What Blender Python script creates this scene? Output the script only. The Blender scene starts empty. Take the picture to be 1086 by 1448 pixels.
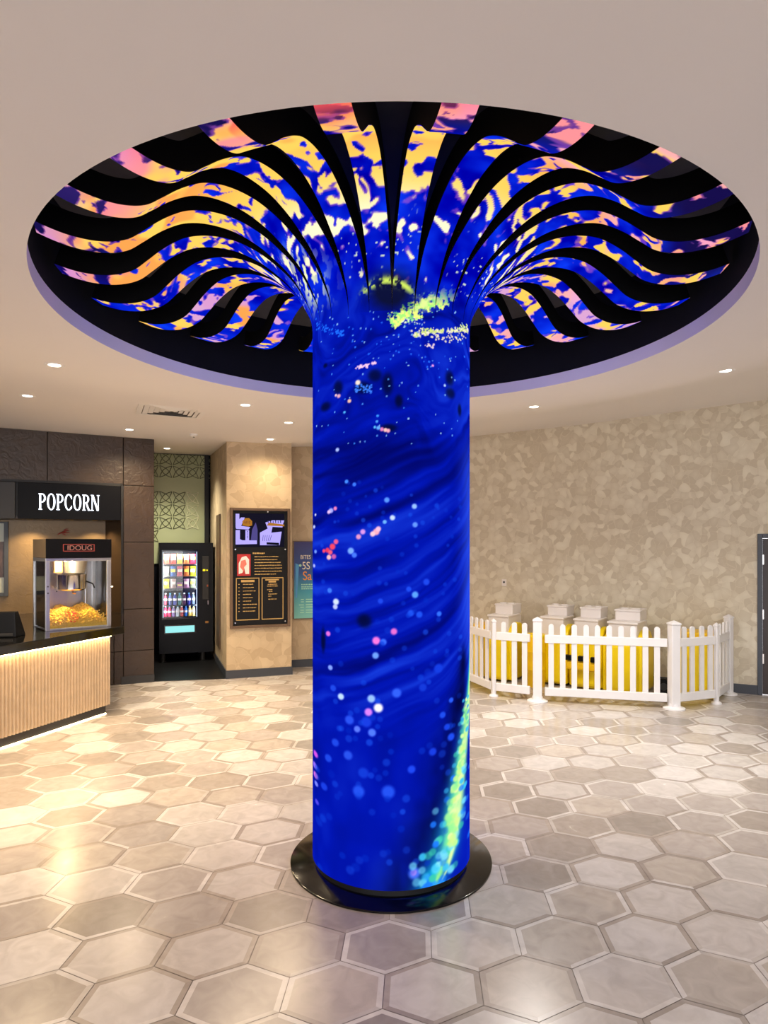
import bpy, bmesh, math, random
import numpy as np
from mathutils import Vector, Matrix

random.seed(7)
rng = np.random.default_rng(11)
S = bpy.context.scene
COL = S.collection
PI = math.pi
F, HX, HY, EYE = 910.0, 543.0, 772.0, 1.85        # focal length in pixels, principal column, horizon row, eye height
CX, CY = 0.042, 3.826                             # axis of the display column
RC, RP, RH = 0.4634, 0.592, 1.887                 # column, base plate, ceiling opening radii
HCY, HAX, HAY = 3.943, 1.935, 2.004                 # slightly oval ceiling opening
ZC = 3.19                                         # main ceiling height


# ------------------------------------------------------------------ helpers
def lin(c):
    c = np.asarray(c, float) / 255.0
    return np.where(c <= 0.04045, c / 12.92, ((c + 0.055) / 1.055) ** 2.4)


def lc(c):
    return tuple(float(v) for v in lin(c)) + (1.0,)


def smooth(a, b, x):
    t = np.clip((np.asarray(x, float) - a) / (b - a), 0, 1)
    return t * t * (3 - 2 * t)


class MB:
    def __init__(self):
        self.v, self.f, self.m = [], [], []
        self.M = None

    def add(self, vs, fs, mi=0):
        b = len(self.v)
        if self.M is not None:
            vs = [tuple(self.M @ Vector(p)) for p in vs]
        self.v += [tuple(p) for p in vs]
        self.f += [tuple(b + i for i in f) for f in fs]
        self.m += [mi] * len(fs)
        return self

    def box(self, x0, x1, y0, y1, z0, z1, mi=0):
        return self.add([(x0, y0, z0), (x1, y0, z0), (x1, y1, z0), (x0, y1, z0), (x0, y0, z1), (x1, y0, z1), (x1, y1, z1), (x0, y1, z1)],
                        [(3, 2, 1, 0), (4, 5, 6, 7), (0, 1, 5, 4), (1, 2, 6, 5), (2, 3, 7, 6), (3, 0, 4, 7)], mi)

    def prism(self, poly, z0, z1, mi=0):
        n = len(poly)
        vs = [(x, y, z0) for x, y in poly] + [(x, y, z1) for x, y in poly]
        fs = [tuple(range(n - 1, -1, -1)), tuple(range(n, 2 * n))] + [(i, (i + 1) % n, n + (i + 1) % n, n + i) for i in range(n)]
        return self.add(vs, fs, mi)

    def slab(self, poly, y0, y1, mi=0):
        """polygon in x,z (counter-clockwise seen from -y) extruded from y0 to y1"""
        n = len(poly)
        vs = [(x, y0, z) for x, z in poly] + [(x, y1, z) for x, z in poly]
        fs = [tuple(range(n)), tuple(range(2 * n - 1, n - 1, -1))] + [((i + 1) % n, i, n + i, n + (i + 1) % n) for i in range(n)]
        return self.add(vs, fs, mi)

    def lathe(self, prof, n=32, c=(0, 0), mi=0, caps=True):
        vs = []
        for r, z in prof:
            for i in range(n):
                a = 2 * PI * i / n
                vs.append((c[0] + r * math.cos(a), c[1] + r * math.sin(a), z))
        fs = []
        for k in range(len(prof) - 1):
            for i in range(n):
                j = (i + 1) % n
                fs.append((k * n + i, k * n + j, (k + 1) * n + j, (k + 1) * n + i))
        if caps:
            fs.append(tuple(range(n - 1, -1, -1)))
            fs.append(tuple((len(prof) - 1) * n + i for i in range(n)))
        return self.add(vs, fs, mi)

    def tube(self, pts, r, n=8, mi=0):
        vs, fs = [], []
        P = [Vector(p) for p in pts]
        for k, p in enumerate(P):
            d = (P[min(k + 1, len(P) - 1)] - P[max(k - 1, 0)]).normalized()
            u = d.cross(Vector((0, 0, 1)))
            if u.length < 1e-3:
                u = Vector((1, 0, 0))
            u.normalize()
            w = d.cross(u)
            rr = r[k] if isinstance(r, (list, tuple)) else r
            for i in range(n):
                a = 2 * PI * i / n
                vs.append(tuple(p + u * (rr * math.cos(a)) + w * (rr * math.sin(a))))
        for k in range(len(P) - 1):
            for i in range(n):
                j = (i + 1) % n
                fs.append((k * n + i, k * n + j, (k + 1) * n + j, (k + 1) * n + i))
        fs.append(tuple(range(n - 1, -1, -1)))
        fs.append(tuple((len(P) - 1) * n + i for i in range(n)))
        return self.add(vs, fs, mi)

    def build(self, name, mat, parent=None, bevel=0.0, sm=False, seg=2):
        me = bpy.data.meshes.new(name)
        me.from_pydata(self.v, [], self.f)
        for m in (mat if isinstance(mat, (list, tuple)) else [mat]):
            me.materials.append(m)
        me.polygons.foreach_set('material_index', self.m)
        if sm:
            me.polygons.foreach_set('use_smooth', [True] * len(me.polygons))
            me.set_sharp_from_angle(angle=math.radians(40))
        me.update()
        o = bpy.data.objects.new(name, me)
        COL.objects.link(o)
        if parent:
            o.parent = parent
        if bevel:
            b = o.modifiers.new('bevel', 'BEVEL')
            b.width = bevel
            b.segments = seg
            b.limit_method = 'ANGLE'
        return o


def tag(o, label=None, cat=None, group=None, kind=None):
    if label: o['label'] = label
    if cat: o['category'] = cat
    if group: o['group'] = group
    if kind: o['kind'] = kind
    return o


def empty(name, loc, rz=0.0):
    o = bpy.data.objects.new(name, None)
    o.location = loc
    o.rotation_euler = (0, 0, rz)
    o.empty_display_size = 0.1
    COL.objects.link(o)
    return o


def struct(o, label=None):
    o['kind'] = 'structure'
    if label: o['label'] = label
    return o


def copy_tree(o, parent=None):
    c = o.copy()
    COL.objects.link(c)
    if parent: c.parent = parent
    for ch in list(o.children):
        copy_tree(ch, c)
    return c


# ------------------------------------------------------------------ materials
def mat(name, col, rough=0.5, metal=0.0, var=0.06, scale=6.0, bump=0.0, bscale=40.0, spec=0.5, coat=0.0):
    m = bpy.data.materials.new(name)
    m.use_nodes = True
    nt = m.node_tree
    b = nt.nodes['Principled BSDF']
    tc = nt.nodes.new('ShaderNodeTexCoord')
    nz = nt.nodes.new('ShaderNodeTexNoise')
    nz.inputs['Scale'].default_value = scale
    nz.inputs['Detail'].default_value = 4
    nt.links.new(tc.outputs['Object'], nz.inputs['Vector'])
    rp = nt.nodes.new('ShaderNodeValToRGB')
    c = lc(col)
    rp.color_ramp.elements[0].position, rp.color_ramp.elements[1].position = 0.3, 0.7
    rp.color_ramp.elements[0].color = tuple(max(0, v * (1 - var)) for v in c[:3]) + (1,)
    rp.color_ramp.elements[1].color = tuple(min(1, v * (1 + var)) for v in c[:3]) + (1,)
    nt.links.new(nz.outputs['Fac'], rp.inputs['Fac'])
    nt.links.new(rp.outputs['Color'], b.inputs['Base Color'])
    b.inputs['Roughness'].default_value = rough
    b.inputs['Metallic'].default_value = metal
    b.inputs['Specular IOR Level'].default_value = spec
    b.inputs['Coat Weight'].default_value = coat
    if bump:
        n2 = nt.nodes.new('ShaderNodeTexNoise')
        n2.inputs['Scale'].default_value = bscale
        n2.inputs['Detail'].default_value = 5
        n2.inputs['Distortion'].default_value = 1.5
        nt.links.new(tc.outputs['Object'], n2.inputs['Vector'])
        bp = nt.nodes.new('ShaderNodeBump')
        bp.inputs['Strength'].default_value = bump
        bp.inputs['Distance'].default_value = 0.01
        nt.links.new(n2.outputs['Fac'], bp.inputs['Height'])
        nt.links.new(bp.outputs['Normal'], b.inputs['Normal'])
    return m


def emis(name, col, strength):
    m = bpy.data.materials.new(name)
    m.use_nodes = True
    nt = m.node_tree
    nt.nodes.remove(nt.nodes['Principled BSDF'])
    e = nt.nodes.new('ShaderNodeEmission')
    e.inputs['Color'].default_value = lc(col)
    e.inputs['Strength'].default_value = strength
    nt.links.new(e.outputs[0], nt.nodes['Material Output'].inputs['Surface'])
    return m


def attr_emis(name, strength):
    m = emis(name, (255, 255, 255), strength)
    nt = m.node_tree
    a = nt.nodes.new('ShaderNodeAttribute')
    a.attribute_name = 'picture'
    nt.links.new(a.outputs['Color'], nt.nodes['Emission'].inputs['Color'])
    return m


def glass(name, tint=(255, 255, 255), rough=0.0, refl=0.12):
    """thin pane: mostly clear with a share of mirror reflection"""
    m = bpy.data.materials.new(name)
    m.use_nodes = True
    nt = m.node_tree
    nt.nodes.remove(nt.nodes['Principled BSDF'])
    t = nt.nodes.new('ShaderNodeBsdfTransparent')
    t.inputs['Color'].default_value = lc(tint)
    g = nt.nodes.new('ShaderNodeBsdfGlossy')
    g.inputs['Roughness'].default_value = rough
    mx = nt.nodes.new('ShaderNodeMixShader')
    fr = nt.nodes.new('ShaderNodeFresnel')
    fr.inputs['IOR'].default_value = 1.45
    nt.links.new(fr.outputs[0], mx.inputs[0])
    nt.links.new(t.outputs[0], mx.inputs[1])
    nt.links.new(g.outputs[0], mx.inputs[2])
    nt.links.new(mx.outputs[0], nt.nodes['Material Output'].inputs['Surface'])
    return m


def wallpaper(name, ca, cb, scale, rough=0.55):
    """patchwork of soft curved shards in close tones"""
    m = bpy.data.materials.new(name)
    m.use_nodes = True
    nt = m.node_tree
    N, L = nt.nodes.new, nt.links.new
    b = nt.nodes['Principled BSDF']
    tc = N('ShaderNodeTexCoord')
    nz = N('ShaderNodeTexNoise'); nz.inputs['Scale'].default_value = 5.0; nz.inputs['Detail'].default_value = 1.0
    L(tc.outputs['Object'], nz.inputs['Vector'])
    sc = N('ShaderNodeVectorMath'); sc.operation = 'MULTIPLY_ADD'
    sc.inputs[1].default_value = (0.16, 0.16, 0.16)
    L(nz.outputs['Color'], sc.inputs[0]); L(tc.outputs['Object'], sc.inputs[2])
    v = N('ShaderNodeTexVoronoi'); v.inputs['Scale'].default_value = scale; v.inputs['Randomness'].default_value = 0.9
    L(sc.outputs[0], v.inputs['Vector'])
    bw = N('ShaderNodeSeparateColor'); L(v.outputs['Color'], bw.inputs[0])
    # a gentle sweep inside every shard, like the weave direction changing
    gr = N('ShaderNodeMath'); gr.operation = 'MULTIPLY_ADD'; gr.inputs[1].default_value = -0.5
    L(v.outputs['Distance'], gr.inputs[0]); L(bw.outputs[0], gr.inputs[2])
    rp = N('ShaderNodeValToRGB')
    rp.color_ramp.elements[0].position, rp.color_ramp.elements[1].position = -0.0, 0.85
    rp.color_ramp.elements[0].color, rp.color_ramp.elements[1].color = lc(ca), lc(cb)
    L(gr.outputs[0], rp.inputs['Fac'])
    v2 = N('ShaderNodeTexVoronoi'); v2.feature = 'DISTANCE_TO_EDGE'; v2.inputs['Scale'].default_value = scale; v2.inputs['Randomness'].default_value = 0.9
    L(sc.outputs[0], v2.inputs['Vector'])
    er = N('ShaderNodeValToRGB'); er.color_ramp.elements[0].position = 0.0; er.color_ramp.elements[1].position = 0.035
    er.color_ramp.elements[0].color = (0.35, 0.35, 0.35, 1); er.color_ramp.elements[1].color = (0, 0, 0, 1)
    L(v2.outputs['Distance'], er.inputs['Fac'])
    mx = N('ShaderNodeMix'); mx.data_type = 'RGBA'
    L(er.outputs['Color'], mx.inputs[0]); L(rp.outputs['Color'], mx.inputs[6]); mx.inputs[7].default_value = lc([min(255, c * 1.05) for c in cb])
    L(mx.outputs[2], b.inputs['Base Color'])
    b.inputs['Roughness'].default_value = rough
    b.inputs['Specular IOR Level'].default_value = 0.35
    return m


M = {}
M['ceil'] = mat('ceiling paint', (236, 231, 227), 0.9, var=0.015, scale=0.8, spec=0.2)
M['lip'] = mat('white edge tinted by screen light', (214, 212, 250), 0.8, var=0.01, spec=0.2)  # blue spill of the petal screens put into the white edge's colour
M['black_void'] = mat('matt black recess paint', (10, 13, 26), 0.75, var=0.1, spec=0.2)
M['recess_grey'] = mat('charcoal recess board', (84, 84, 88), 0.8, var=0.08, spec=0.2)
M['petal_black'] = mat('black petal casing', (5, 5, 7), 0.7, var=0.1, spec=0.15)
M['gloss_black'] = mat('glossy black metal', (9, 9, 10), 0.13, var=0.08, spec=0.5)
M['black'] = mat('black plastic', (5, 5, 7), 0.4, var=0.1, spec=0.25)
M['black_matt'] = mat('black laminate', (10, 10, 12), 0.55, var=0.12)
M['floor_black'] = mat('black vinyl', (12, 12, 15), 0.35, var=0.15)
M['paper_warm'] = wallpaper('warm beige shard wallpaper', (184, 162, 131), (207, 186, 153), 7.5)
M['paper_cool'] = wallpaper('taupe shard wallpaper', (201, 189, 165), (226, 218, 197), 11.0)
M['skirt'] = mat('slate grey skirting', (58, 62, 70), 0.45, var=0.05)
M['stone'] = mat('dark brown leather-textured stone', (60, 44, 29), 0.42, var=0.18, scale=3.5, bump=0.9, bscale=9.0)
M['stone_seam'] = mat('dark joint', (22, 18, 15), 0.8)
M['niche'] = mat('bronze textured panel', (120, 98, 66), 0.38, var=0.14, scale=4, bump=0.45, bscale=12.0, metal=0.2)
M['jamb'] = mat('dark bronze jamb', (52, 38, 26), 0.35, var=0.1, metal=0.3)
M['flute'] = mat('oak fluted slats', (196, 172, 140), 0.5, var=0.08, scale=12)
M['led'] = emis('warm led strip', (255, 216, 160), 42)
M['led_floor'] = emis('warm led strip at floor', (255, 220, 165), 40)
M['top'] = mat('polished black stone', (14, 14, 14), 0.08, var=0.25, scale=20, spec=0.6)
M['kick'] = mat('dark grey plinth', (48, 48, 50), 0.5)
M['alu'] = mat('brushed aluminium', (196, 196, 198), 0.28, metal=0.9, var=0.04, scale=30)
M['steel'] = mat('polished steel', (205, 200, 195), 0.16, metal=1.0, var=0.03)
M['bronze_panel'] = mat('gold-bronze panel', (150, 124, 84), 0.4, metal=0.35)
M['glass'] = glass('clear glass')
M['white_vinyl'] = mat('white vinyl', (236, 235, 236), 0.4, var=0.015, scale=5)
M['white_plastic'] = mat('off white plastic', (232, 226, 222), 0.45, var=0.02, scale=4)
M['yellow'] = mat('yellow plastic', (255, 220, 4), 0.33, var=0.06, scale=3)
M['yellow_gold'] = mat('deep yellow plastic', (244, 196, 8), 0.38, var=0.08, scale=3)
M['white_lamp'] = emis('lamp lens', (255, 244, 228), 9)
M['warm_lamp'] = emis('warm lamp lens', (255, 222, 170), 9)
M['duct'] = mat('grey duct', (120, 116, 110), 0.7)
M['white_trim'] = mat('white lamp ring', (235, 232, 228), 0.5, var=0.01)
M['sign_white'] = emis('lit white letters', (236, 242, 255), 2.4)
M['sign_face'] = mat('black acrylic', (5, 5, 8), 0.45, var=0.1, spec=0.15)
M['sign_grey'] = mat('charcoal panel', (44, 42, 40), 0.5, var=0.08)
M['red'] = mat('red enamel', (176, 40, 38), 0.45)
M['red_dark'] = mat('dull red paint', (150, 52, 42), 0.5)
M['frame_bronze'] = mat('bronze frame', (108, 86, 66), 0.4, metal=0.4)
M['board'] = mat('black menu board', (11, 11, 12), 0.5, var=0.1, spec=0.25)
M['gold'] = mat('gold print', (190, 156, 92), 0.5, var=0.08)
M['door_frame'] = mat('slate door frame', (66, 72, 82), 0.45)
M['door_leaf'] = mat('dark walnut door', (46, 32, 27), 0.4, var=0.15, scale=8)
M['brown_door'] = mat('taupe side panel', (92, 72, 52), 0.5)
M['glass_green'] = mat('frosted olive glass', (176, 182, 138), 0.3, var=0.07, scale=1.5)
M['etch'] = mat('etched line', (92, 96, 66), 0.45)
M['etch_light'] = mat('bright etched line', (226, 226, 190), 0.4)
M['sign_reflection'] = mat('painted sign reflection', (240, 238, 225), 0.5)
M['screen_violet'] = emis('screen lavender', (176, 164, 250), 0.85)
M['screen_dark'] = emis('screen dark', (26, 24, 40), 0.6)
M['screen_mid'] = emis('screen violet shade', (84, 76, 140), 0.7)
M['screen_gold'] = emis('screen caramel', (178, 118, 40), 0.7)


# ------------------------------------------------------------------ smooth random fields for the led picture
def h2(i, j, s):
    n = (i.astype(np.int64) * 374761393 + j.astype(np.int64) * 668265263 + s * 69069 * 7919) & 0x7fffffff
    n = ((n ^ (n >> 13)) * 1274126177) & 0x7fffffff
    n = ((n ^ (n >> 16)) * 668265263) & 0x7fffffff
    return (n & 0xffff) / 65535.0


def vn(x, y, s=0):
    x, y = np.asarray(x, float), np.asarray(y, float)
    i, j = np.floor(x), np.floor(y)
    fx, fy = x - i, y - j
    fx, fy = fx * fx * fx * (fx * (fx * 6 - 15) + 10), fy * fy * fy * (fy * (fy * 6 - 15) + 10)
    a, b, c, d = h2(i, j, s), h2(i + 1, j, s), h2(i, j + 1, s), h2(i + 1, j + 1, s)
    return (a * (1 - fx) + b * fx) * (1 - fy) + (c * (1 - fx) + d * fx) * fy


def fbm(x, y, s=0, o=3):
    r, w, t = 0, 1.0, 0
    for k in range(o):
        r = r + w * vn(x * 2 ** k + 17.3 * k, y * 2 ** k + 5.1 * k, s + k)
        t += w
        w *= 0.5
    return r / t


def mixc(c, m, col, add=False):
    m = np.clip(m, 0, 1)[:, None]
    col = np.asarray(col, float)
    if col.ndim == 1:
        col = col[None, :]
    return c + m * col if add else c * (1 - m) + m * col


def colpix(px, py):
    """point of the column face that the photograph shows at px, py -> (arc from the front, height)"""
    k = (px - HX) / F
    A, B, C = k * k + 1, -2 * (k * CX + CY), CX * CX + CY * CY - RC * RC
    d = max(B * B - 4 * A * C, 0.0)
    y = (-B - math.sqrt(d)) / (2 * A)
    x = k * y
    return math.atan2(x - CX, CY - y) * RC, EYE - (py - HY) / F * y


# radial profile of the petals: radius, height
PROF = [(0.4634, 3.08), (0.4645, 3.12), (0.475, 3.18), (0.50, 3.238), (0.553, 3.328), (0.61, 3.395), (0.68, 3.455), (0.77, 3.52), (0.88, 3.575), (0.98, 3.603),
        (1.08, 3.612), (1.17, 3.60), (1.24, 3.57), (1.31, 3.525), (1.38, 3.468), (1.45, 3.415), (1.53, 3.388), (1.62, 3.38), (1.72, 3.39), (1.80, 3.41), (1.872, 3.435)]


def catmull(P, per):
    P = [np.array(p) for p in P]
    out = []
    for i in range(len(P) - 1):
        p0, p1, p2, p3 = P[max(i - 1, 0)], P[i], P[i + 1], P[min(i + 2, len(P) - 1)]
        for k in range(per):
            t = k / per
            out.append(0.5 * (2 * p1 + (p2 - p0) * t + (2 * p0 - 5 * p1 + 4 * p2 - p3) * t * t + (3 * p1 - p0 - 3 * p2 + p3) * t ** 3))
    out.append(P[-1])
    return np.array(out)


PR = catmull(PROF, 14)
PS = np.concatenate([[0], np.cumsum(np.hypot(*np.diff(PR, axis=0).T))])   # arc length along the petal
PLEN = PS[-1]

DOTS_LATE = []
DOTS = []   # px, py, radius px, colour, hardness


def dot(px, py, r, c, g=1.0):
    DOTS.append((*colpix(px, py), r * 0.0037, np.array(c, float), g))


_W, _P, _B, _L = (250, 244, 255), (245, 120, 200), (70, 140, 255), (150, 190, 255)
for a in [(525, 988, 6, _L), (535, 1001, 7, _W), (521, 1007, 6, (220, 130, 250)), (505, 1031, 5, (90, 120, 250)), (526, 1036, 6, (80, 120, 255)), (482, 985, 5, (190, 220, 255)),
          (532, 906, 6, (250, 120, 220)), (542, 908, 5, (60, 110, 255)), (557, 893, 5, (230, 110, 210)), (531, 927, 5, (110, 160, 255)), (561, 980, 7, (50, 95, 245)),
          (464, 896, 4, (230, 110, 220)), (467, 944, 4, (130, 160, 255)), (586, 716, 4, _L), (555, 732, 4, (200, 220, 255)), (544, 738, 3, (110, 180, 255)), (547, 707, 4, (90, 150, 255)),
          (587, 742, 4, (100, 150, 255)), (532, 752, 5, (255, 170, 190)), (527, 755, 4, (255, 200, 215)), (535, 748, 4, (255, 190, 220)), (513, 752, 4, (220, 150, 230)), (507, 759, 4, (230, 150, 200)),
          (463, 778, 4, (235, 60, 90)), (470, 773, 5, (245, 70, 100)), (475, 766, 4, (240, 90, 140)), (458, 779, 3, (250, 70, 110)), (467, 781, 4, (240, 90, 120)), (465, 788, 4, (255, 190, 190)),
          (472, 787, 4, (200, 90, 170)), (496, 779, 5, (120, 170, 255)), (501, 785, 4, (70, 120, 250)), (587, 841, 5, (90, 160, 255)), (475, 851, 5, (210, 225, 255)), (474, 858, 4, (190, 200, 250)),
          (466, 835, 4, (60, 120, 245)), (603, 823, 5, (30, 70, 230)), (578, 833, 4, (30, 75, 235)), (538, 850, 4, (30, 70, 230)), (468, 722, 4, (170, 170, 250)), (474, 719, 3, (240, 130, 190)),
          (465, 724, 3, (230, 190, 240)), (490, 681, 3, (70, 140, 255)), (501, 685, 3, (60, 120, 250)), (477, 636, 3, (170, 190, 255)), (545, 608, 3, (255, 200, 190)), (549, 609, 3, (250, 170, 190)),
          (540, 607, 3, (230, 130, 190)), (535, 605, 3, (100, 170, 255)), (530, 604, 2, (90, 190, 250)), (506, 541, 4, (245, 225, 210)), (479, 560, 3, (235, 170, 190)), (494, 567, 3, (245, 190, 170)),
          (475, 559, 2, (245, 200, 210)), (629, 545, 2, (180, 210, 255)), (612, 517, 2, (230, 150, 230)), (487, 583, 2, (80, 180, 250)), (534, 588, 2, (60, 150, 250)), (533, 596, 2, (80, 160, 250)),
          (586, 1235, 9, (70, 110, 240)), (585, 1234, 5, (150, 130, 240)), (507, 1119, 9, (35, 80, 235)), (549, 1120, 10, (35, 80, 235)), (492, 1068, 7, (40, 80, 230)), (474, 1050, 6, (30, 70, 225)),
          (464, 1072, 6, (30, 70, 225)), (582, 1088, 6, (30, 70, 235)), (514, 1093, 8, (20, 55, 210)), (458, 1112, 6, (25, 60, 220)), (638, 1042, 6, (30, 75, 235)), (632, 1028, 5, (25, 65, 225)),
          (626, 1011, 5, (30, 75, 230)), (638, 990, 4, (40, 90, 240)), (518, 1021, 8, (25, 60, 220)), (494, 1018, 7, (40, 80, 235)), (471, 973, 5, (30, 70, 225)), (621, 868, 4, (50, 110, 245)),
          (581, 867, 5, (30, 80, 235)), (593, 869, 5, (30, 80, 235)), (612, 1063, 6, (25, 60, 220)), (620, 945, 7, (20, 60, 220)), (598, 972, 6, (20, 55, 210)), (446, 1066, 5, (210, 80, 230)),
          (445, 1082, 5, (150, 110, 250)), (446, 1096, 5, (230, 110, 220)), (447, 1108, 4, (120, 130, 255)), (448, 1134, 4, (80, 70, 230)), (444, 745, 3, (190, 200, 250)), (446, 728, 2, (210, 210, 250)),
          (446, 780, 3, (110, 150, 250)), (444, 800, 3, (170, 180, 250))]:
    dot(*a)
_r = random.Random(5)
for k in range(150):
    t = _r.random()
    y = 985 + 270 * t
    xm = np.interp(y, [985, 1050, 1100, 1150, 1200, 1230, 1262], [660, 655, 648, 642, 632, 622, 610])
    sp_ = np.interp(y, [985, 1100, 1200, 1262], [2, 7, 16, 22])
    dx = _r.gauss(0, 1)
    col = [(206, 250, 140), (232, 255, 170), (150, 240, 150)][_r.randrange(3)] if abs(dx) < 0.8 and y < 1195 else [(60, 200, 170), (60, 190, 240), (120, 220, 250), (30, 120, 250)][_r.randrange(4)]
    DOTS_LATE.append((min(663.5, xm + sp_ * dx * (1 if dx < 0 else 0.8)), y, _r.uniform(2.5, 3.5) + 3.5 * t, col, _r.uniform(0.45, 0.95)))
for k in range(150):    # faint bokeh discs
    y = _r.uniform(680, 1245)
    g = _r.random()
    dot(_r.uniform(446, 652), y, _r.uniform(2.0, 3.5) + (y - 680) / 130 * _r.uniform(0.5, 1), (5 + 25 * g, 45 + 45 * g, 195 + 45 * g), 0.25 + 0.35 * _r.random())
for k in range(110):    # fine sparkles in the upper part
    g = _r.random()
    dot(_r.uniform(446, 658), 440 + 190 * _r.random() ** 1.4, _r.uniform(0.8, 1.4), (60 + 120 * g, 140 + 90 * g, 255), 0.9)
for x0, y0, x1, y1, n, w, c in [(584, 466, 662, 478, 70, 9, (250, 235, 200)), (640, 466, 662, 462, 30, 4, (235, 255, 150)), (598, 466, 622, 470, 40, 3, (215, 235, 120)),
                                (504, 520, 531, 513, 40, 2.5, (255, 205, 235)), (445, 460, 485, 472, 60, 7, (30, 110, 255)), (502, 550, 525, 548, 40, 6, (60, 130, 255)),
                                (566, 452, 590, 452, 40, 6, (245, 255, 215)), (480, 480, 660, 520, 40, 30, (40, 110, 255)), (604, 488, 612, 490, 12, 3, (255, 225, 225))]:
    for k in range(n):
        t = _r.random()
        dot(x0 + (x1 - x0) * t + _r.gauss(0, 1.2), y0 + (y1 - y0) * t + _r.gauss(0, w * 0.5), _r.uniform(0.7, 1.7), c, 0.95)


for a in DOTS_LATE:
    dot(*a)


def picture_column(u, z):
    """colours of the led picture on the cylinder: u arc from the front (m), z height (m)"""
    w1 = fbm(u * 3.0 + 4, z * 3.0, 3, 3) - 0.5
    flow = fbm(u * 2.2 + 2.5 * w1, z * 11 + 6 * w1 - u * 2.0, 21, 3)
    tt = z - 0.42 * u - 0.35 * u * u
    streak = fbm(u * 1.3 + 9, tt * 15 + 1.2 * w1, 31, 3)
    soft = fbm(u * 4, z * 3, 41, 3)
    hi, lo = smooth(2.25, 2.75, z), smooth(1.25, 0.7, z)
    b = hi * (0.34 + 0.75 * (flow - 0.45)) + (1 - hi) * ((1 - lo) * (0.30 + 0.8 * (streak - 0.46)) + lo * (0.38 + 0.4 * (soft - 0.5)))
    b = b - 0.14 * np.exp(-((z - 2.3) / 0.16) ** 2)
    b = np.clip(b + 0.05, 0.02, 0.95)
    c0, c1, c2 = np.array([2, 4, 88.]), np.array([2, 20, 170.]), np.array([38, 92, 250.])
    c = np.where(b[:, None] < 0.4, c0 + (c1 - c0) * (b / 0.4)[:, None], c1 + (c2 - c1) * ((b - 0.4) / 0.6)[:, None])
    # dark pebbles in the upper part
    for px, py, rx, ry in [(548, 543, 7, 14), (564, 567, 5, 8), (550, 605, 10, 5), (636, 535, 8, 10), (650, 580, 5, 8), (460, 575, 12, 6), (530, 531, 9, 8), (513, 548, 11, 8), (515, 878, 10, 9),
                           (637, 556, 9, 7), (478, 548, 8, 9), (457, 905, 6, 16), (460, 517, 5, 3)]:
        a, zz = colpix(px, py)
        d = ((u - a) / (rx * .0037)) ** 2 + ((z - zz) / (ry * .0037)) ** 2
        c = mixc(c, 0.75 * np.exp(-d * d * 0.6), (4, 8, 36))
    # brighter flank
    c = mixc(c, 0.55 * smooth(0.36, 0.60, u) * smooth(1.0, 1.5, z) * smooth(2.6, 2.2, z), (62, 104, 255))
    # comet of light at the lower right
    ys = np.array([935, 1000, 1050, 1100, 1150, 1200, 1230, 1262])
    for xs, ws, col, g in [([655, 648, 640, 632, 622, 606, 590, 575], [5, 12, 18, 22, 26, 30, 34, 40], (3, 6, 60), 0.75),
                           ([664, 662, 655, 648, 642, 632, 618, 605], [3, 5, 7, 9, 13, 15, 17, 16], (20, 190, 230), 0.9),
                           ([665, 662, 656, 650, 644, 634, 624, 610], [3, 4.5, 6, 7, 8.5, 8, 5, 3], (150, 240, 140), 1.0),
                           ([665, 663, 658, 653, 648, 640, 632, 615], [2, 3, 4, 4, 5, 4, 2, 0.5], (225, 255, 170), 0.9)]:
        az = [colpix(min(x, 664.3), y) for x, y in zip(xs, ys)]
        zz = np.array([p[1] for p in az])[::-1]
        uu = np.interp(z, zz, np.array([p[0] for p in az])[::-1])
        ww = np.interp(z, zz, np.array(ws)[::-1] * 0.0037 * 1.35)
        lump = 0.55 + 0.9 * fbm(u * 14, z * 9, 55, 2)
        ww = ww / np.maximum(0.38, np.cos(np.clip(uu / RC, -1.5, 1.5)))
        c = mixc(c, np.clip(g * lump, 0, 1) * np.exp(-((u - uu) / ww) ** 2) * smooth(2 * 0.0 + 1.36, 1.18, z), col)
    for px, py, r, col in [(637, 1200, 7, (190, 255, 200)), (622, 1187, 6, (60, 210, 170)), (617, 1228, 8, (90, 220, 255)), (607, 1255, 7, (60, 210, 250)), (634, 1155, 7, (180, 255, 150)), (645, 1130, 6, (230, 255, 160)),
                           (650, 1090, 6, (220, 255, 150)), (655, 1055, 5, (190, 250, 150)), (630, 1165, 5, (120, 230, 150)), (641, 1148, 6, (230, 255, 170)), (656, 1020, 5, (190, 245, 150)), (620, 1222, 5, (150, 240, 255))]:
        a, zz = colpix(px, py)
        d = np.hypot((u - a) * max(0.35, math.cos(a / RC)), z - zz) / (r * 0.0037)
        c = mixc(c, 0.8 * smooth(1.25, 0.5, d), col)
    for a, zz, r, col, g in DOTS:
        cf = max(0.3, math.cos(a / RC))
        sel = (np.abs(u - a) * cf < 1.6 * r) & (np.abs(z - zz) < 1.6 * r)
        if sel.any():
            d = np.hypot((u[sel] - a) * cf, z[sel] - zz) / r
            c[sel] = mixc(c[sel], g * smooth(1.25, 0.55, d), col)
    # ragged yellow-green drift and its neighbours near the neck
    for x0, y0, x1, y1, w, col, den in [(560, 452, 634, 418, 13, (236, 250, 130), 0.60), (586, 474, 662, 468, 4, (205, 220, 130), 0.25)]:
        a0, z0 = colpix(x0, y0)
        a1, z1 = colpix(x1, y1)
        t = np.clip(((u - a0) * (a1 - a0) + (z - z0) * (z1 - z0)) / ((a1 - a0) ** 2 + (z1 - z0) ** 2), 0, 1)
        d = np.hypot(u - a0 - t * (a1 - a0), z - z0 - t * (z1 - z0)) / (w * 0.0037)
        n = fbm(u * 55, z * 55, 77, 2)
        c = mixc(c, smooth(0.0, 0.10, n - 0.30 - (1 - den) * 0.2 - 0.45 * d * d + 0.1), col)
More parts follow.
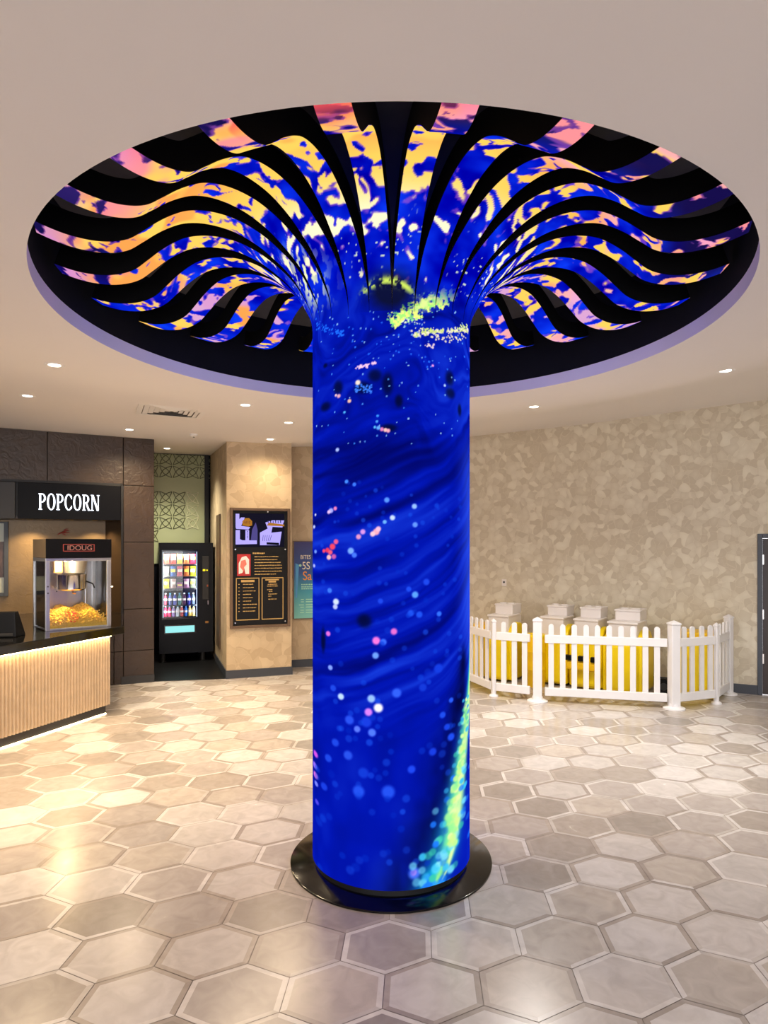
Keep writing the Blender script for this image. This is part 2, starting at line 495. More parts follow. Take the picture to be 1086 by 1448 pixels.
        c = mixc(c, 0.8 * smooth(0.0, 0.1, fbm(u * 90, z * 90, 78, 2) - 0.50 - 0.2 * d * d), (150, 255, 120) if den > .5 else (255, 240, 225))
    return np.clip(c, 0, 255)


def picture_petal(ang, q, lat):
    """ang degrees from the front (left negative), q metres along the petal, lat metres across"""
    t = q / PLEN
    A = np.abs(ang)
    rr = np.interp(q, PS, PR[:, 0])
    x = np.radians(ang) * np.minimum(rr, 0.9) * 1.0 + 20
    b = fbm(x * 7, q * 9, 101, 3)
    base = np.array([3, 24, 196.])[None] + (b - 0.5)[:, None] * np.array([20, 85, 110.])[None]
    left = smooth(12, -12, ang)
    front, back = smooth(95, 75, A), smooth(92, 112, A)
    side = left * smooth(20, 40, A) * smooth(98, 84, A)
    rim = smooth(0.72, 0.86, t)
    c = mixc(base, rim * front * 0.88, (24, 14, 58))
    c = mixc(c, rim * side * smooth(70, 40, A) * 0.5, (84, 50, 140))
    c = mixc(c, 0.55 * back * smooth(0.55, 0.95, t), (10, 70, 250))
    # cloud of blobs
    wx, wy = fbm(x * 9, q * 9, 111, 2) - 0.5, fbm(x * 9, q * 9, 115, 2) - 0.5
    xr, qr = 0.8 * x + 0.6 * q + 0.10 * wx, 0.8 * q - 0.6 * x + 0.10 * wy
    n = fbm(xr * 17, qr * 17, 120, 2) * 0.66 + fbm(xr * 5.5, qr * 5.5, 125, 2) * 0.34 - 0.10 * smooth(0.60, 0.74, fbm(xr * 30, qr * 30, 128, 2)) * smooth(0.3, 0.5, t)
    cover = 0.36 * smooth(0.16, 0.26, t) + left * front * (0.16 * smooth(0.28, 0.4, t) + 0.24 * smooth(0.36, 0.5, t) + 0.16 * smooth(22, 36, A) * smooth(0.34, 0.44, t) - 0.24 * smooth(0.72, 0.84, t)) \
        + (1 - left) * front * (0.20 * smooth(0.26, 0.36, t) * smooth(0.62, 0.52, t) + 0.10 * smooth(35, 15, A) * smooth(0.45, 0.55, t) + 0.10 * smooth(0.6, 0.75, t)) + 0.16 * back * smooth(0.3, 0.4, t)
    cover = cover + 0.30 * smooth(0.80, 0.86, t) * smooth(42, 25, A)
    cover = cover + 0.25 * smooth(0.42, 0.50, t) * smooth(0.62, 0.55, t) * smooth(30, 12, A)
    thr = 0.72 - 0.40 * cover
    m = smooth(0.0, 0.035, n - thr)
    k = fbm(x * 6 + 3, q * 6, 140, 2)
    cream, yellow, orange, pink, purple = (np.array(v, float) for v in ((255, 246, 205), (255, 206, 92), (252, 150, 76), (246, 132, 158), (186, 134, 246)))
    col = cream[None] + (yellow - cream)[None] * (smooth(0.25, 0.42, t))[:, None]
    col = mixc(col, smooth(0.48, 0.66, k) * smooth(0.4, 0.6, t) * 0.8, orange)
    col = mixc(col, smooth(0.44, 0.60, fbm(x * 5, q * 7, 150, 2)) * smooth(0.66, 0.85, t) * front * 0.85, pink)
    col = mixc(col, smooth(0.84, 0.97, t) * side * 0.6, purple)
    col = mixc(col, smooth(0.46, 0.60, fbm(x * 4, q * 4, 160, 2)) * back * 0.8, (205, 150, 235))
    col = mixc(col, (1 - left) * smooth(0.52, 0.62, t) * smooth(0.46, 0.56, k) * 0.7, (240, 170, 205))
    c = mixc(c, m, col)
    edge = smooth(0.0, 0.03, n - thr + 0.035) - m
    c = mixc(c, np.clip(edge, 0, 1) * 0.55, (190, 90, 200))
    # hot rims on the nearest petals
    red = smooth(0.80, 0.9, t) * smooth(40, 25, A) * (0.35 + 0.65 * left)
    c = mixc(c, red * smooth(0.42, 0.52, fbm(x * 11, q * 9, 170, 2)), (250, 84, 84))
    # sparkles near the neck
    sp = smooth(0.90, 0.95, vn(x * 75, q * 75, 180)) * smooth(0.34, 0.18, t) * smooth(0.5, 0.6, fbm(x * 4, q * 4, 181, 2))
    c = mixc(c, sp * 0.9, (235, 250, 205))
    lf = np.exp(-((ang + 58) / 16) ** 2) * smooth(0.30, 0.16, t)
    c = mixc(c, lf * smooth(0.50, 0.56, fbm(x * 34, q * 26, 190, 2)), (240, 245, 190))
    nk = np.radians(ang) * RC
    c = mixc(c, smooth(0.20, 0.03, q), picture_column(nk, 3.08 + q))
    dk = np.exp(-((ang + 1) / 13) ** 2 - ((q - 0.10) / 0.09) ** 2)
    c = mixc(c, np.clip(dk * 1.3, 0, 0.85), (14, 16, 34))
    ar = np.exp(-((q - 0.15 + 0.0002 * (ang + 3) ** 2) / 0.022) ** 2) * smooth(22, 12, np.abs(ang + 3))
    c = mixc(c, ar * smooth(0.40, 0.52, fbm(x * 50, q * 50, 195, 2)), (206, 232, 96))
    gl = np.exp(-((ang - 22) / 9) ** 2 - ((q - 0.05 - 0.003 * (ang - 22)) / 0.035) ** 2)
    c = mixc(c, gl * smooth(0.36, 0.5, fbm(x * 50, q * 50, 197, 2)), (226, 246, 150))
    return np.clip(c, 0, 255)


def grid_mesh(name, V, nu, nv, mats, parent, colors=None, smooth_=True):
    """V: (nv*nu,3) array of points, rows along v"""
    i = np.arange(nv - 1)[:, None] * nu + np.arange(nu - 1)[None, :]
    Q = np.stack([i, i + 1, i + nu + 1, i + nu], -1).reshape(-1, 4)
    me = bpy.data.meshes.new(name)
    me.vertices.add(len(V)); me.vertices.foreach_set('co', V.astype(np.float32).ravel())
    me.loops.add(Q.size); me.loops.foreach_set('vertex_index', Q.astype(np.int32).ravel())
    me.polygons.add(len(Q))
    me.polygons.foreach_set('loop_start', np.arange(0, Q.size, 4, dtype=np.int32))
    me.update(calc_edges=True)
    me.polygons.foreach_set('use_smooth', np.ones(len(Q), dtype=bool))
    if colors is not None:
        at = me.attributes.new('picture', 'FLOAT_COLOR', 'POINT')
        at.data.foreach_set('color', np.concatenate([lin(colors), np.ones((len(V), 1))], 1).astype(np.float32).ravel())
    me.materials.append(mats)
    o = bpy.data.objects.new(name, me)
    COL.objects.link(o)
    if parent: o.parent = parent
    return o


# ------------------------------------------------------------------ display column
M['screen'] = attr_emis('led screen', 0.80)
tree = empty('display_column', (CX, CY, 0))
tag(tree, 'round floor-to-ceiling screen column glowing blue, its curved petals fanning out overhead', 'display column')
zs = np.linspace(0.046, 3.08, 640)
aa = np.concatenate([np.linspace(-1.62, 1.62, 330), np.linspace(1.62, 2 * PI - 1.62, 120)[1:]])
A_, Z_ = np.meshgrid(aa, zs)
A_, Z_ = A_.ravel(), Z_.ravel()
V = np.stack([RC * np.sin(A_), -RC * np.cos(A_), Z_], 1)
wrapA = (A_ + PI) % (2 * PI) - PI
scr = grid_mesh('screen', V, len(aa), len(zs), M['screen'], tree, picture_column(wrapA * RC, Z_))
tag(scr, 'curved screen showing deep blue streaks and coloured light dots')
MB().lathe([(RC - 0.012, 0.012), (RC - 0.012, 0.046), (0.1, 0.046)], 96, caps=False).build('plinth', M['black_matt'], tree, sm=True)
MB().lathe([(0.05, 0.0), (RP, 0.0), (RP, 0.009), (RP - 0.004, 0.012), (0.05, 0.012)], 128, caps=True).build('base_plate', M['gloss_black'], tree, sm=True)


def petal_width(r):
    return np.interp(r, [0.4634, 0.468, 0.50, 0.58, 0.73, 1.0, 1.2, 1.5, 1.9], [0.1213, 0.1195, 0.1195, 0.124, 0.131, 0.142, 0.142, 0.134, 0.128])


dP = np.gradient(PR, axis=0)
nP = np.stack([-dP[:, 1], dP[:, 0]], 1) / np.hypot(dP[:, 0], dP[:, 1])[:, None]   # towards the back of the petal
nP[0] = (-1, 0)
NX = 25
for k in range(24):
    a0 = -PI + (k + 0.5) * 2 * PI / 24          # zero is the front
    er, et = np.array([math.sin(a0), -math.cos(a0)]), np.array([math.cos(a0), math.sin(a0)])
    w = petal_width(PR[:, 0])
    far = max(0.0, -math.cos(a0))
    DZ = PR[:, 0] / 1.8 * smooth(0.55, 1.3, PR[:, 0]) * (-0.04 + 0.16 * far * far)
    thick = 0.012 + 0.10 * smooth(0.0, 0.35, PS)
    # casing: a closed bar with the screen on its underside
    vs = []
    for j in range(len(PR)):
        r, z = PR[j]
        for sx, tk in ((-.5, 0), (.5, 0), (.5, 1), (-.5, 1)):
            p = PR[j] + nP[j] * (0.002 + tk * thick[j])
            # hug the cylinder near the neck
            ww = w[j] * sx * (1 - 0.25 * tk * float(smooth(0.35, 0.0, PS[j])))
            rad = math.sqrt(max(p[0] ** 2 - ww ** 2, 0)) if p[0] < 0.62 else p[0] - ww * ww / (2 * p[0])
            xy = er * rad + et * ww
            vs.append((xy[0], xy[1], p[1] + DZ[j]))
    n = len(PR)
    fs = []
    for j in range(n - 1):
        for s_ in range(4):
            a, b = j * 4 + s_, j * 4 + (s_ + 1) % 4
            fs.append((a, b, b + 4, a + 4))
    fs += [(3, 2, 1, 0), tuple((n - 1) * 4 + i for i in range(4))]
    pet = MB().add(vs, fs).build('petal', M['petal_black'], tree, sm=True)
    # the lit face
    sx = np.linspace(-0.5, 0.5, NX)
    ss, jj = np.meshgrid(sx, np.arange(n))
    ss, jj = ss.ravel(), jj.ravel()
    lat = ss * (w[jj] - 0.002)
    r = PR[jj, 0]
    rad = np.sqrt(np.maximum(r * r - lat * lat, 0))
    xy = er[None] * rad[:, None] + et[None] * lat[:, None]
    V = np.stack([xy[:, 0], xy[:, 1], PR[jj, 1] + DZ[jj]], 1)
    ang = math.degrees(a0) + np.degrees(lat / r)
    face = grid_mesh('petal_screen', V, NX, n, M['screen'], pet, picture_petal(ang, PS[jj], lat))
    tag(face, 'lit underside strip with yellow, white and blue blobs')

# ------------------------------------------------------------------ ceiling, opening and recess
_zx = ([-7, -3, -1.6, 0, 1.3, 4.4, 6.5], [3.34, 3.30, 3.30, 3.385, 3.465, 3.64, 3.74])


def ceil_z(x, y):
    rho = np.hypot(np.asarray(x) - CX, np.asarray(y) - CY)
    w = smooth(2.3, 4.9, rho) * smooth(1.5, 5.5, y)
    return ZC + w * (np.interp(x, *_zx) - ZC) + 0.06 * np.maximum(0, np.asarray(y) - 9.0)


def ceil_hit(px, py):
    y = 3.0
    k = (px - HX) / F
    for _ in range(200):
        z = float(ceil_z(k * y, y))
        y += 0.3 * ((z - EYE) * F / (HY - py) - y)
    return k * y, y, float(ceil_z(k * y, y))


rad = [RH, 1.93, 2.05, 2.3, 2.6, 2.9, 3.2, 3.5, 3.8, 4.1, 4.4, 4.7, 5.0, 5.4, 5.8, 6.3, 6.8, 7.4, 8.2, 9.5, 11, 13]
n = 192
V, fs = [], []
for r in rad:
    for i in range(n):
        a = 2 * PI * i / n
        g = float(smooth(5.0, RH, r))
        x, y = CX + (r * (1 - g) + g * r * HAX / RH) * math.cos(a), CY + g * (HCY - CY) + (r * (1 - g) + g * r * HAY / RH) * math.sin(a)
        V.append((x, y, float(ceil_z(x, y))))
for k in range(len(rad) - 1):
    for i in range(n):
        j = (i + 1) % n
        fs.append((k * n + i, (k + 1) * n + i, (k + 1) * n + j, k * n + j))
o = MB().add(V, fs).build('ceiling', M['ceil'], sm=True)
struct(o)
LZ = ZC + 0.092


def oval(prof, n_=192, caps=False):
    mb_ = MB().lathe(prof, n_, caps=caps)
    mb_.v = [(CX + x * HAX, HCY + y * HAY, z) for x, y, z in mb_.v]
    return mb_


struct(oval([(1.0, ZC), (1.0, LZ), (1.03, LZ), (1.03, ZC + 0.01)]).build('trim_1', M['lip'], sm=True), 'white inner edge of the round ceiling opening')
struct(oval([(1.003, LZ + 0.002), (1.003, 3.84), (1.03, 3.84), (1.03, LZ + 0.002)]).build('wall_recess', M['black_void'], sm=True))
struct(oval([(0.2, 3.83), (1.02, 3.83), (1.02, 3.87), (0.2, 3.87)], 96, True).build('ceiling_recess', M['recess_grey']))


# ------------------------------------------------------------------ floor of hexagon tiles
def tile_xy(gx, gy):
    return 0.236 * gx + 0.0109 * gy + 0.6119, 0.0109 * gx + 0.2044 * gy + 2.703


M['tile'] = mat('hexagon stone tile', (200, 190, 182), 0.2)
nt = M['tile'].node_tree
b = nt.nodes['Principled BSDF']
at = nt.nodes.new('ShaderNodeAttribute'); at.attribute_name = 'tone'
tc = nt.nodes['Texture Coordinate']
n1 = nt.nodes.new('ShaderNodeTexNoise'); n1.inputs['Scale'].default_value = 9; n1.inputs['Detail'].default_value = 7; n1.inputs['Distortion'].default_value = 1.2
nt.links.new(tc.outputs['Object'], n1.inputs['Vector'])
rp = nt.nodes.new('ShaderNodeValToRGB'); rp.color_ramp.elements[0].position = 0.3; rp.color_ramp.elements[1].position = 0.72
rp.color_ramp.elements[0].color = (0.86, 0.85, 0.84, 1); rp.color_ramp.elements[1].color = (1.06, 1.06, 1.06, 1)
nt.links.new(n1.outputs['Fac'], rp.inputs['Fac'])
mx = nt.nodes.new('ShaderNodeMix'); mx.data_type = 'RGBA'; mx.blend_type = 'MULTIPLY'; mx.inputs[0].default_value = 1
nt.links.new(at.outputs['Color'], mx.inputs[6]); nt.links.new(rp.outputs['Color'], mx.inputs[7])
nt.links.new(mx.outputs[2], b.inputs['Base Color'])
mr = nt.nodes.new('ShaderNodeMapRange'); mr.inputs['To Min'].default_value = 0.20; mr.inputs['To Max'].default_value = 0.30
nt.links.new(n1.outputs['Fac'], mr.inputs['Value']); nt.links.new(mr.outputs[0], b.inputs['Roughness'])
b.inputs['Specular IOR Level'].default_value = 0.55

s3 = math.sqrt(3)
hexo = [(0, 1), (-s3 / 2, .5), (-s3 / 2, -.5), (0, -1), (s3 / 2, -.5), (s3 / 2, .5)]
V, fs, tone = [], [], []
inner = [(200, 194, 190), (180, 172, 167), (209, 204, 201), (158, 150, 143), (190, 181, 172), (169, 160, 152)]
edge = [(197, 190, 184), (167, 157, 149), (217, 212, 208), (179, 169, 160)]
tr = random.Random(3)
for j in range(-36, 34):
    for i in range(-34, 34):
        gx, gy = s3 * (i + j / 2), 1.5 * j
        x, y = tile_xy(gx, gy)
        if not (-6.6 < x < 6.6 and -5.5 < y < 11.4):
            continue
        b0 = len(V)
        for s_ in (0.992, 0.87):
            for hx, hy in hexo:
                X, Y = tile_xy(gx + hx * s_, gy + hy * s_)
                V.append((X, Y, 0.0))
        c = inner[tr.choices(range(6), (3, 2.4, 2.2, 1.5, 2, 1.6))[0]]
        jit = tr.uniform(0.97, 1.03)
        c = tuple(min(250, v * jit) for v in c)
        fs.append(tuple(b0 + 6 + q for q in range(6))); tone.append(c)
        base = tr.randrange(4)
        for q in range(6):
            fs.append((b0 + q, b0 + (q + 1) % 6, b0 + 6 + (q + 1) % 6, b0 + 6 + q))
            e = edge[(base + (q // 2) * tr.choice((0, 1, 2))) % 4]
            tone.append(e)
bb = len(V)
V += [(-6.7, -5.6, -0.003), (6.7, -5.6, -0.003), (6.7, 11.5, -0.003), (-6.7, 11.5, -0.003)]
fs.append((bb, bb + 1, bb + 2, bb + 3)); tone.append((150, 138, 128))
fl = MB().add(V, fs).build('floor', M['tile'])
at = fl.data.attributes.new('tone', 'FLOAT_COLOR', 'FACE')
at.data.foreach_set('color', np.concatenate([lin(np.array(tone)), np.ones((len(tone), 1))], 1).astype(np.float32).ravel())
struct(fl)


# ------------------------------------------------------------------ walls
def frame_obj(name, o, t):
    """matrix of a wall frame: x along the wall, y into the wall, z up"""
    t = Vector((t[0], t[1], 0)).normalized()
    nrm = Vector((-t.y, t.x, 0))
    return Matrix(((t.x, nrm.x, 0, o[0]), (t.y, nrm.y, 0, o[1]), (0, 0, 1, 0), (0, 0, 0, 1)))


def tau(Mw, px, n_=0.0):
    """distance along the wall frame at which the photograph's column px meets the plane y = n_"""
    k = (px - HX) / F
    o, t, nn = Mw.translation, Mw.col[0], Mw.col[1]
    ox, oy = o.x + nn.x * n_, o.y + nn.y * n_
    return (k * oy - ox) / (t.x - k * t.y)


def zat(Mw, tt, py, n_=0.0):
    p = Mw @ Vector((tt, n_, 0))
    return EYE - (py - HY) / F * p.y


def rz_of(Mw):
    return math.atan2(Mw.col[0].y, Mw.col[0].x)


def on_wall(name, Mw, tt, n_=0.0, z=0.0):
    p = Mw @ Vector((tt, n_, z))
    return empty(name, p, rz_of(Mw))


WP = frame_obj('p', (-2.19, 8.955), (0.927, 0.3415))      # menu pillar face and the alcove
WD = frame_obj('d', (-3.13, 8.77), (0.9015, 0.4327))      # dark stone wall
WB = frame_obj('b', (-1.405, 9.80), (0.957, 0.29))        # back wall
WR = frame_obj('r', (4.39, 8.145), (0.88, -0.475))        # right wall


def wall(name, Mw, t0, t1, z0, z1, mat_, y0=0.0, y1=0.14, zz=None):
    mb = MB()
    mb.M = Mw
    mb.box(t0, t1, y0, y1, z0, z1)
    return struct(mb.build(name, mat_))


HT = 3.95
# right wall and back wall meet behind the column
xi = (WB.inverted() @ Vector((0.34, 10.325, 0))).x
xr = (WR.inverted() @ Vector((0.34, 10.325, 0))).x
wall('wall_back', WB, -0.25, xi + 0.12, 0, HT, M['paper_warm'])
tdoor = tau(WR, 1071)
wr = MB(); wr.M = WR
wr.box(xr - 0.06, tdoor, 0, 0.14, 0, HT)
wr.box(tdoor, tdoor + 1.05, 0, 0.14, 2.0, HT)
wr.box(tdoor + 1.05, tdoor + 2.2, 0, 0.14, 0, HT)
struct(wr.build('wall_right', M['paper_cool']))
pw = tau(WP, 412.3)
wall('wall_pillar', WP, 0, pw, 0, HT, M['paper_warm'], 0, 0.75)
wall('wall_alcove_right', WP, 0, 0.1, 0, HT, M['paper_warm'], 0.74, 2.6)
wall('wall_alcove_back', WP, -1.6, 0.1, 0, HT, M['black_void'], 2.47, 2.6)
struct(MB().box(-6.55, -6.4, -5.5, 7.6, 0, HT).build('wall_left', M['paper_warm']))
struct(MB().box(6.25, 6.4, -5.5, 7.4, 0, HT).build('wall_far_right', M['paper_cool']))
# skirtings
for nm, Mw, t0, t1 in (('baseboard_back', WB, -0.08, xi), ('baseboard_pillar', WP, -0.012, pw + 0.012), ('baseboard_right', WR, xr, tdoor)):
    mb = MB(); mb.M = Mw
    mb.box(t0, t1, -0.012, 0.0, 0, 0.115)
    if nm == 'baseboard_pillar':
        mb.box(-0.012, 0.0, 0, 1.5, 0, 0.115)
    struct(mb.build(nm, M['skirt']))

# dark stone wall: big panels with joints, an opening for the popcorn niche
TS0, TS1 = tau(WD, 24), tau(WD, 171)       # sign box
ZS0, ZS1 = 2.19, 2.65
mb = MB(); mb.M = WD
NL = -3.4                                  # left end of the niche, out of frame


def panels(mb, t0, t1, z0, z1, ts, zs_):
    g = 0.004
    T = [t0] + [t for t in ts if t0 < t < t1] + [t1]
    Zs = [z0] + [z for z in zs_ if z0 < z < z1] + [z1]
    for a, b_ in zip(T[:-1], T[1:]):
        for c, d in zip(Zs[:-1], Zs[1:]):
            mb.box(a + g, b_ - g, 0, 0.03, c + g, d - g, 0)
    mb.box(t0, t1, 0.028, 0.16, z0, z1, 1)


panels(mb, NL, TS1 + 0.03, ZS1 + 0.02, HT, [tau(WD, 67)], [])
panels(mb, TS1 + 0.03, 0.0, 0.0, HT, [], [0.44, 1.0, 1.9, 2.66])
panels(mb, NL, TS1 + 0.03, 0.0, 0.86, [tau(WD, 161)], [0.44])
struct(mb.build('wall_stone', [M['stone'], M['stone_seam']], bevel=0.003))
mb = MB(); mb.M = WD
mb.box(-0.03, 0.0, 0.16, 2.7, 0, HT)
struct(mb.build('wall_alcove_left', M['stone']))
mb = MB(); mb.M = WD
mb.box(-0.42, 0.0, -0.014, 0.0, 0, 0.105)
struct(mb.build('baseboard_stone', M['kick']))
# niche: back panel, splayed jamb, soffit
tb = tau(WD, 149, 0.55)
mb = MB(); mb.M = WD
mb.box(NL, tb, 0.55, 0.6, 0.9, ZS0 + 0.4)
struct(mb.build('wall_niche', M['niche']))
mb = MB(); mb.M = WD
mb.prism([(TS1 + 0.03, 0.0), (TS1 + 0.03, 0.6), (tb, 0.6), (tb, 0.55), (TS1 + 0.012, 0.03), (TS1 + 0.012, 0.0)], 0.86, ZS0 + 0.3)
struct(mb.build('wall_niche_side', M['jamb']))
mb = MB(); mb.M = WD
mb.box(NL, TS1 + 0.012, 0.02, 0.58, ZS0 + 0.004, ZS0 + 0.03)
struct(mb.build('ceiling_niche', M['jamb']))
# black frame round the opening
mb = MB(); mb.M = WD
mb.box(NL, TS1 + 0.01, 0.017, 0.06, ZS0 + 0.03, ZS1 + 0.02)
mb.box(TS1, TS1 + 0.028, -0.03, 0.02, 0.95, ZS1 + 0.03)
mb.box(NL, TS1 + 0.028, -0.03, 0.02, ZS1 + 0.002, ZS1 + 0.03)
struct(mb.build('trim_2', M['black_matt']), 'black metal edge around the popcorn niche and sign')

# alcove floor
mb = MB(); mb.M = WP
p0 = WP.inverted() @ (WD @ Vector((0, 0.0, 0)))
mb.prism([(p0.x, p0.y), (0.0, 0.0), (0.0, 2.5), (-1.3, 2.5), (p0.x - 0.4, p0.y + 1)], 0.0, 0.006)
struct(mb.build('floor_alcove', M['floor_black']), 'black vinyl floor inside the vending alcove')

# green frosted window at the back of the alcove, above the machine
wz0, wz1 = 1.55, 3.42
W1 = empty('window_1', WP @ Vector((-1.6, 2.46, 0)), rz_of(WP))
struct(W1)
mb = MB().box(0.25, 1.5, -0.02, 0.0, wz0, wz1)
struct(mb.build('pane', M['glass_green'], W1))
mb = MB()
mb.box(1.5, 1.57, -0.06, 0, 0.0, wz1 + 0.08).box(0.2, 1.5, -0.06, 0, wz1, wz1 + 0.08)
struct(mb.build('window_frame', M['black_matt'], W1))


def lens(mb, cx, cz, L_, ang, wd=0.055, r=0.006, y=-0.026):
    """outline of a pointed leaf, centre cx cz, length L_, turned by ang"""
    ca, sa = math.cos(ang), math.sin(ang)
    for sg in (1, -1):
        pts = []
        for i in range(9):
            t = i / 8
            u, v = (t - 0.5) * L_, sg * wd * math.sin(PI * t)
            pts.append((cx + u * ca - v * sa, y, cz + u * sa + v * ca))
        mb.tube(pts, r, 5)


mb = MB()
mb2 = MB()
for ix in range(6):
    for iz in range(8):
        cx, cz = 0.42 + 0.22 * ix, 1.80 + 0.22 * iz
        top, mid = iz >= 6, 2 <= iz <= 4
        if (top and ix >= 1) or (mid and ix <= 4) or (iz < 2 and ix <= 2 and (ix + iz) % 2 == 0):
            for k in range(2):
                lens((mb2 if (ix == 4 and mid) else mb), cx, cz, 0.28, PI / 4 + k * PI / 2, 0.045)
mb.build('etched_leaf_pattern', M['etch'], W1)['kind'] = 'structure'
mb2.build('etched_leaf_pattern', M['etch_light'], W1)['kind'] = 'structure'
# reflection of a lit sign in the glass, painted as pale dashes
mb = MB()
tr = random.Random(8)
for row, (z, n_) in enumerate(((2.98, 8), (2.84, 6), (2.69, 8))):
    x = 0.36
    for k in range(n_):
        w_ = tr.uniform(0.012, 0.03)
        mb.box(x, x + w_, -0.024, -0.02, z - tr.uniform(0.015, 0.035), z + tr.uniform(0.015, 0.04))
        x += w_ + tr.uniform(0.008, 0.02)
mb.build('letter_marks', M['sign_reflection'], W1)['kind'] = 'structure'
# taupe door panel on the alcove's right side
mb = MB(); mb.M = WP
mb.box(-0.02, 0.0, 0.75, 1.25, 0.3, 2.33)
struct(mb.build('door_1', M['brown_door'], bevel=0.004), 'tall taupe panel on the side of the vending alcove')

# door at the far right
D2 = empty('door_2', WR @ Vector((tdoor, 0, 0)), rz_of(WR))
struct(D2)
struct(MB().box(0.0, 0.055, -0.02, 0.14, 0, 2.0).box(0.055, 1.05, -0.02, 0.14, 1.945, 2.0).box(1.0, 1.05, -0.02, 0.14, 0, 1.945).build('door_frame', M['door_frame'], D2, bevel=0.004))
struct(MB().box(0.058, 0.998, 0.02, 0.06, 0.008, 1.942).build('door_leaf', M['door_leaf'], D2, bevel=0.003))
for z in (0.45, 1.0, 1.68):
    struct(MB().box(0.052, 0.07, 0.002, 0.022, z - 0.06, z + 0.06).build('hinge', M['steel'], D2))

# wall socket
t_ = tau(WR, 713)
so = on_wall('wall_socket', WR, t_, 0, zat(WR, t_, 824))
tag(so, 'small white wall socket above the left end of the fence', 'socket')
MB().box(-0.035, 0.035, -0.01, 0, -0.05, 0.05).build('face_plate', M['white_plastic'], so, bevel=0.003)
MB().box(-0.014, 0.014, -0.016, -0.01, -0.004, 0.022).build('switch', M['skirt'], so, bevel=0.002)

# ------------------------------------------------------------------ popcorn sign
sg = on_wall('popcorn_sign', WD, TS0, -0.0)
tag(sg, 'black sign box above the niche with lit white POPCORN letters', 'sign')
SW = TS1 - TS0
MB().box(0.012, SW - 0.004, -0.035, 0.015, ZS0, ZS1).build('sign_box', M['sign_face'], sg, bevel=0.004)


def glyph(ch):
    """closed polygons (x, z) of a narrow serif capital of unit height, plus its advance"""
    def rect(a, b_, c, d):
        return [(a, c), (b_, c), (b_, d), (a, d)]

    def ring(cx, cz, ro, rho_, ri, rhi, a0, a1, n_=28):
        out = []
        for i in range(n_):
            t0, t1 = math.radians(a0 + (a1 - a0) * i / n_), math.radians(a0 + (a1 - a0) * (i + 1) / n_)
            out.append([(cx + ri * math.cos(t0), cz + rhi * math.sin(t0)), (cx + ro * math.cos(t0), cz + rho_ * math.sin(t0)),
                        (cx + ro * math.cos(t1), cz + rho_ * math.sin(t1)), (cx + ri * math.cos(t1), cz + rhi * math.sin(t1))])
        return out
    st = 0.10
    if ch == 'O':
        return ring(0.25, 0.5, 0.25, 0.515, 0.145, 0.455, 0, 360, 44), 0.56
    if ch == 'C':
        return ring(0.25, 0.5, 0.25, 0.515, 0.145, 0.455, 42, 318, 36) + [rect(0.40, 0.445, 0.70, 0.90), rect(0.40, 0.445, 0.10, 0.28)], 0.53
    if ch in 'PR':
        g = [rect(0.05, 0.05 + st, 0, 1), rect(0, 0.21, 0, 0.045), rect(0, 0.06, 0.955, 1), rect(0.14, 0.22, 0.945, 1), rect(0.14, 0.22, 0.45, 0.50)]
        g += ring(0.21, 0.725, 0.215, 0.275, 0.115, 0.215, -90, 90)
        if ch == 'R':
            g += [[(0.20, 0.46), (0.36, 0.0), (0.47, 0.0), (0.30, 0.48)], rect(0.34, 0.50, 0, 0.045)]
            return g, 0.53
        return g, 0.50
    if ch == 'N':
        return [rect(0.06, 0.115, 0, 1), rect(0.44, 0.495, 0, 1), [(0.06, 1.0), (0.375, 0.0), (0.495, 0.0), (0.17, 1.0)],
                rect(0, 0.18, 0, 0.045), rect(0.38, 0.55, 0.955, 1), rect(0, 0.1, 0.955, 1)], 0.56
    return [], 0.4


ta, tz = tau(WD, 54.5, -0.04) - TS0, tau(WD, 140.5, -0.04) - TS0
adv = sum(glyph(c)[1] for c in 'POPCORN') - 0.02
LHt = 0.205
xs_ = (tz - ta) / (adv * LHt)
x = ta
zb = zat(WD, TS0 + (ta + tz) / 2, 721.5, -0.04)
for c in 'POPCORN':
    polys, ad = glyph(c)
    mb = MB()
    for p in polys:
        mb.slab([(x + q[0] * LHt * xs_, zb + q[1] * LHt) for q in p], -0.047, -0.034)
    mb.build('letter', M['sign_white'], sg)
    x += ad * LHt * xs_

bs = on_wall('sign_panel', WD, NL, 0.0)
tag(bs, 'blank charcoal panel left of the POPCORN sign', 'panel')
MB().box(0.02, TS0 - NL - 0.02, -0.02, 0.015, ZS0, ZS1).build('panel_face', M['sign_grey'], bs, bevel=0.004)

# red emblem on the niche wall
t_ = tau(WD, 90, 0.55)
rl = on_wall('wall_emblem', WD, t_, 0.55, zat(WD, t_, 753, 0.55))
tag(rl, 'small red brush-like emblem on the niche wall above the popcorn machine', 'emblem')
mb = MB()
for (x0, z0, x1, z1, w0) in ((-0.075, -0.03, 0.02, 0.012, 0.012), (-0.03, 0.0, 0.07, 0.03, 0.014), (0.0, 0.03, 0.055, 0.05, 0.008), (-0.06, -0.012, 0.075, -0.005, 0.012), (-0.02, -0.02, 0.03, -0.04, 0.008)):
    mb.tube([(x0, -0.003, z0), ((x0 + x1) / 2, -0.003, (z0 + z1) / 2 + 0.006), (x1, -0.003, z1)], [0.004, w0, 0.004], 6)
mb.build('brush_mark', M['red_dark'], rl)

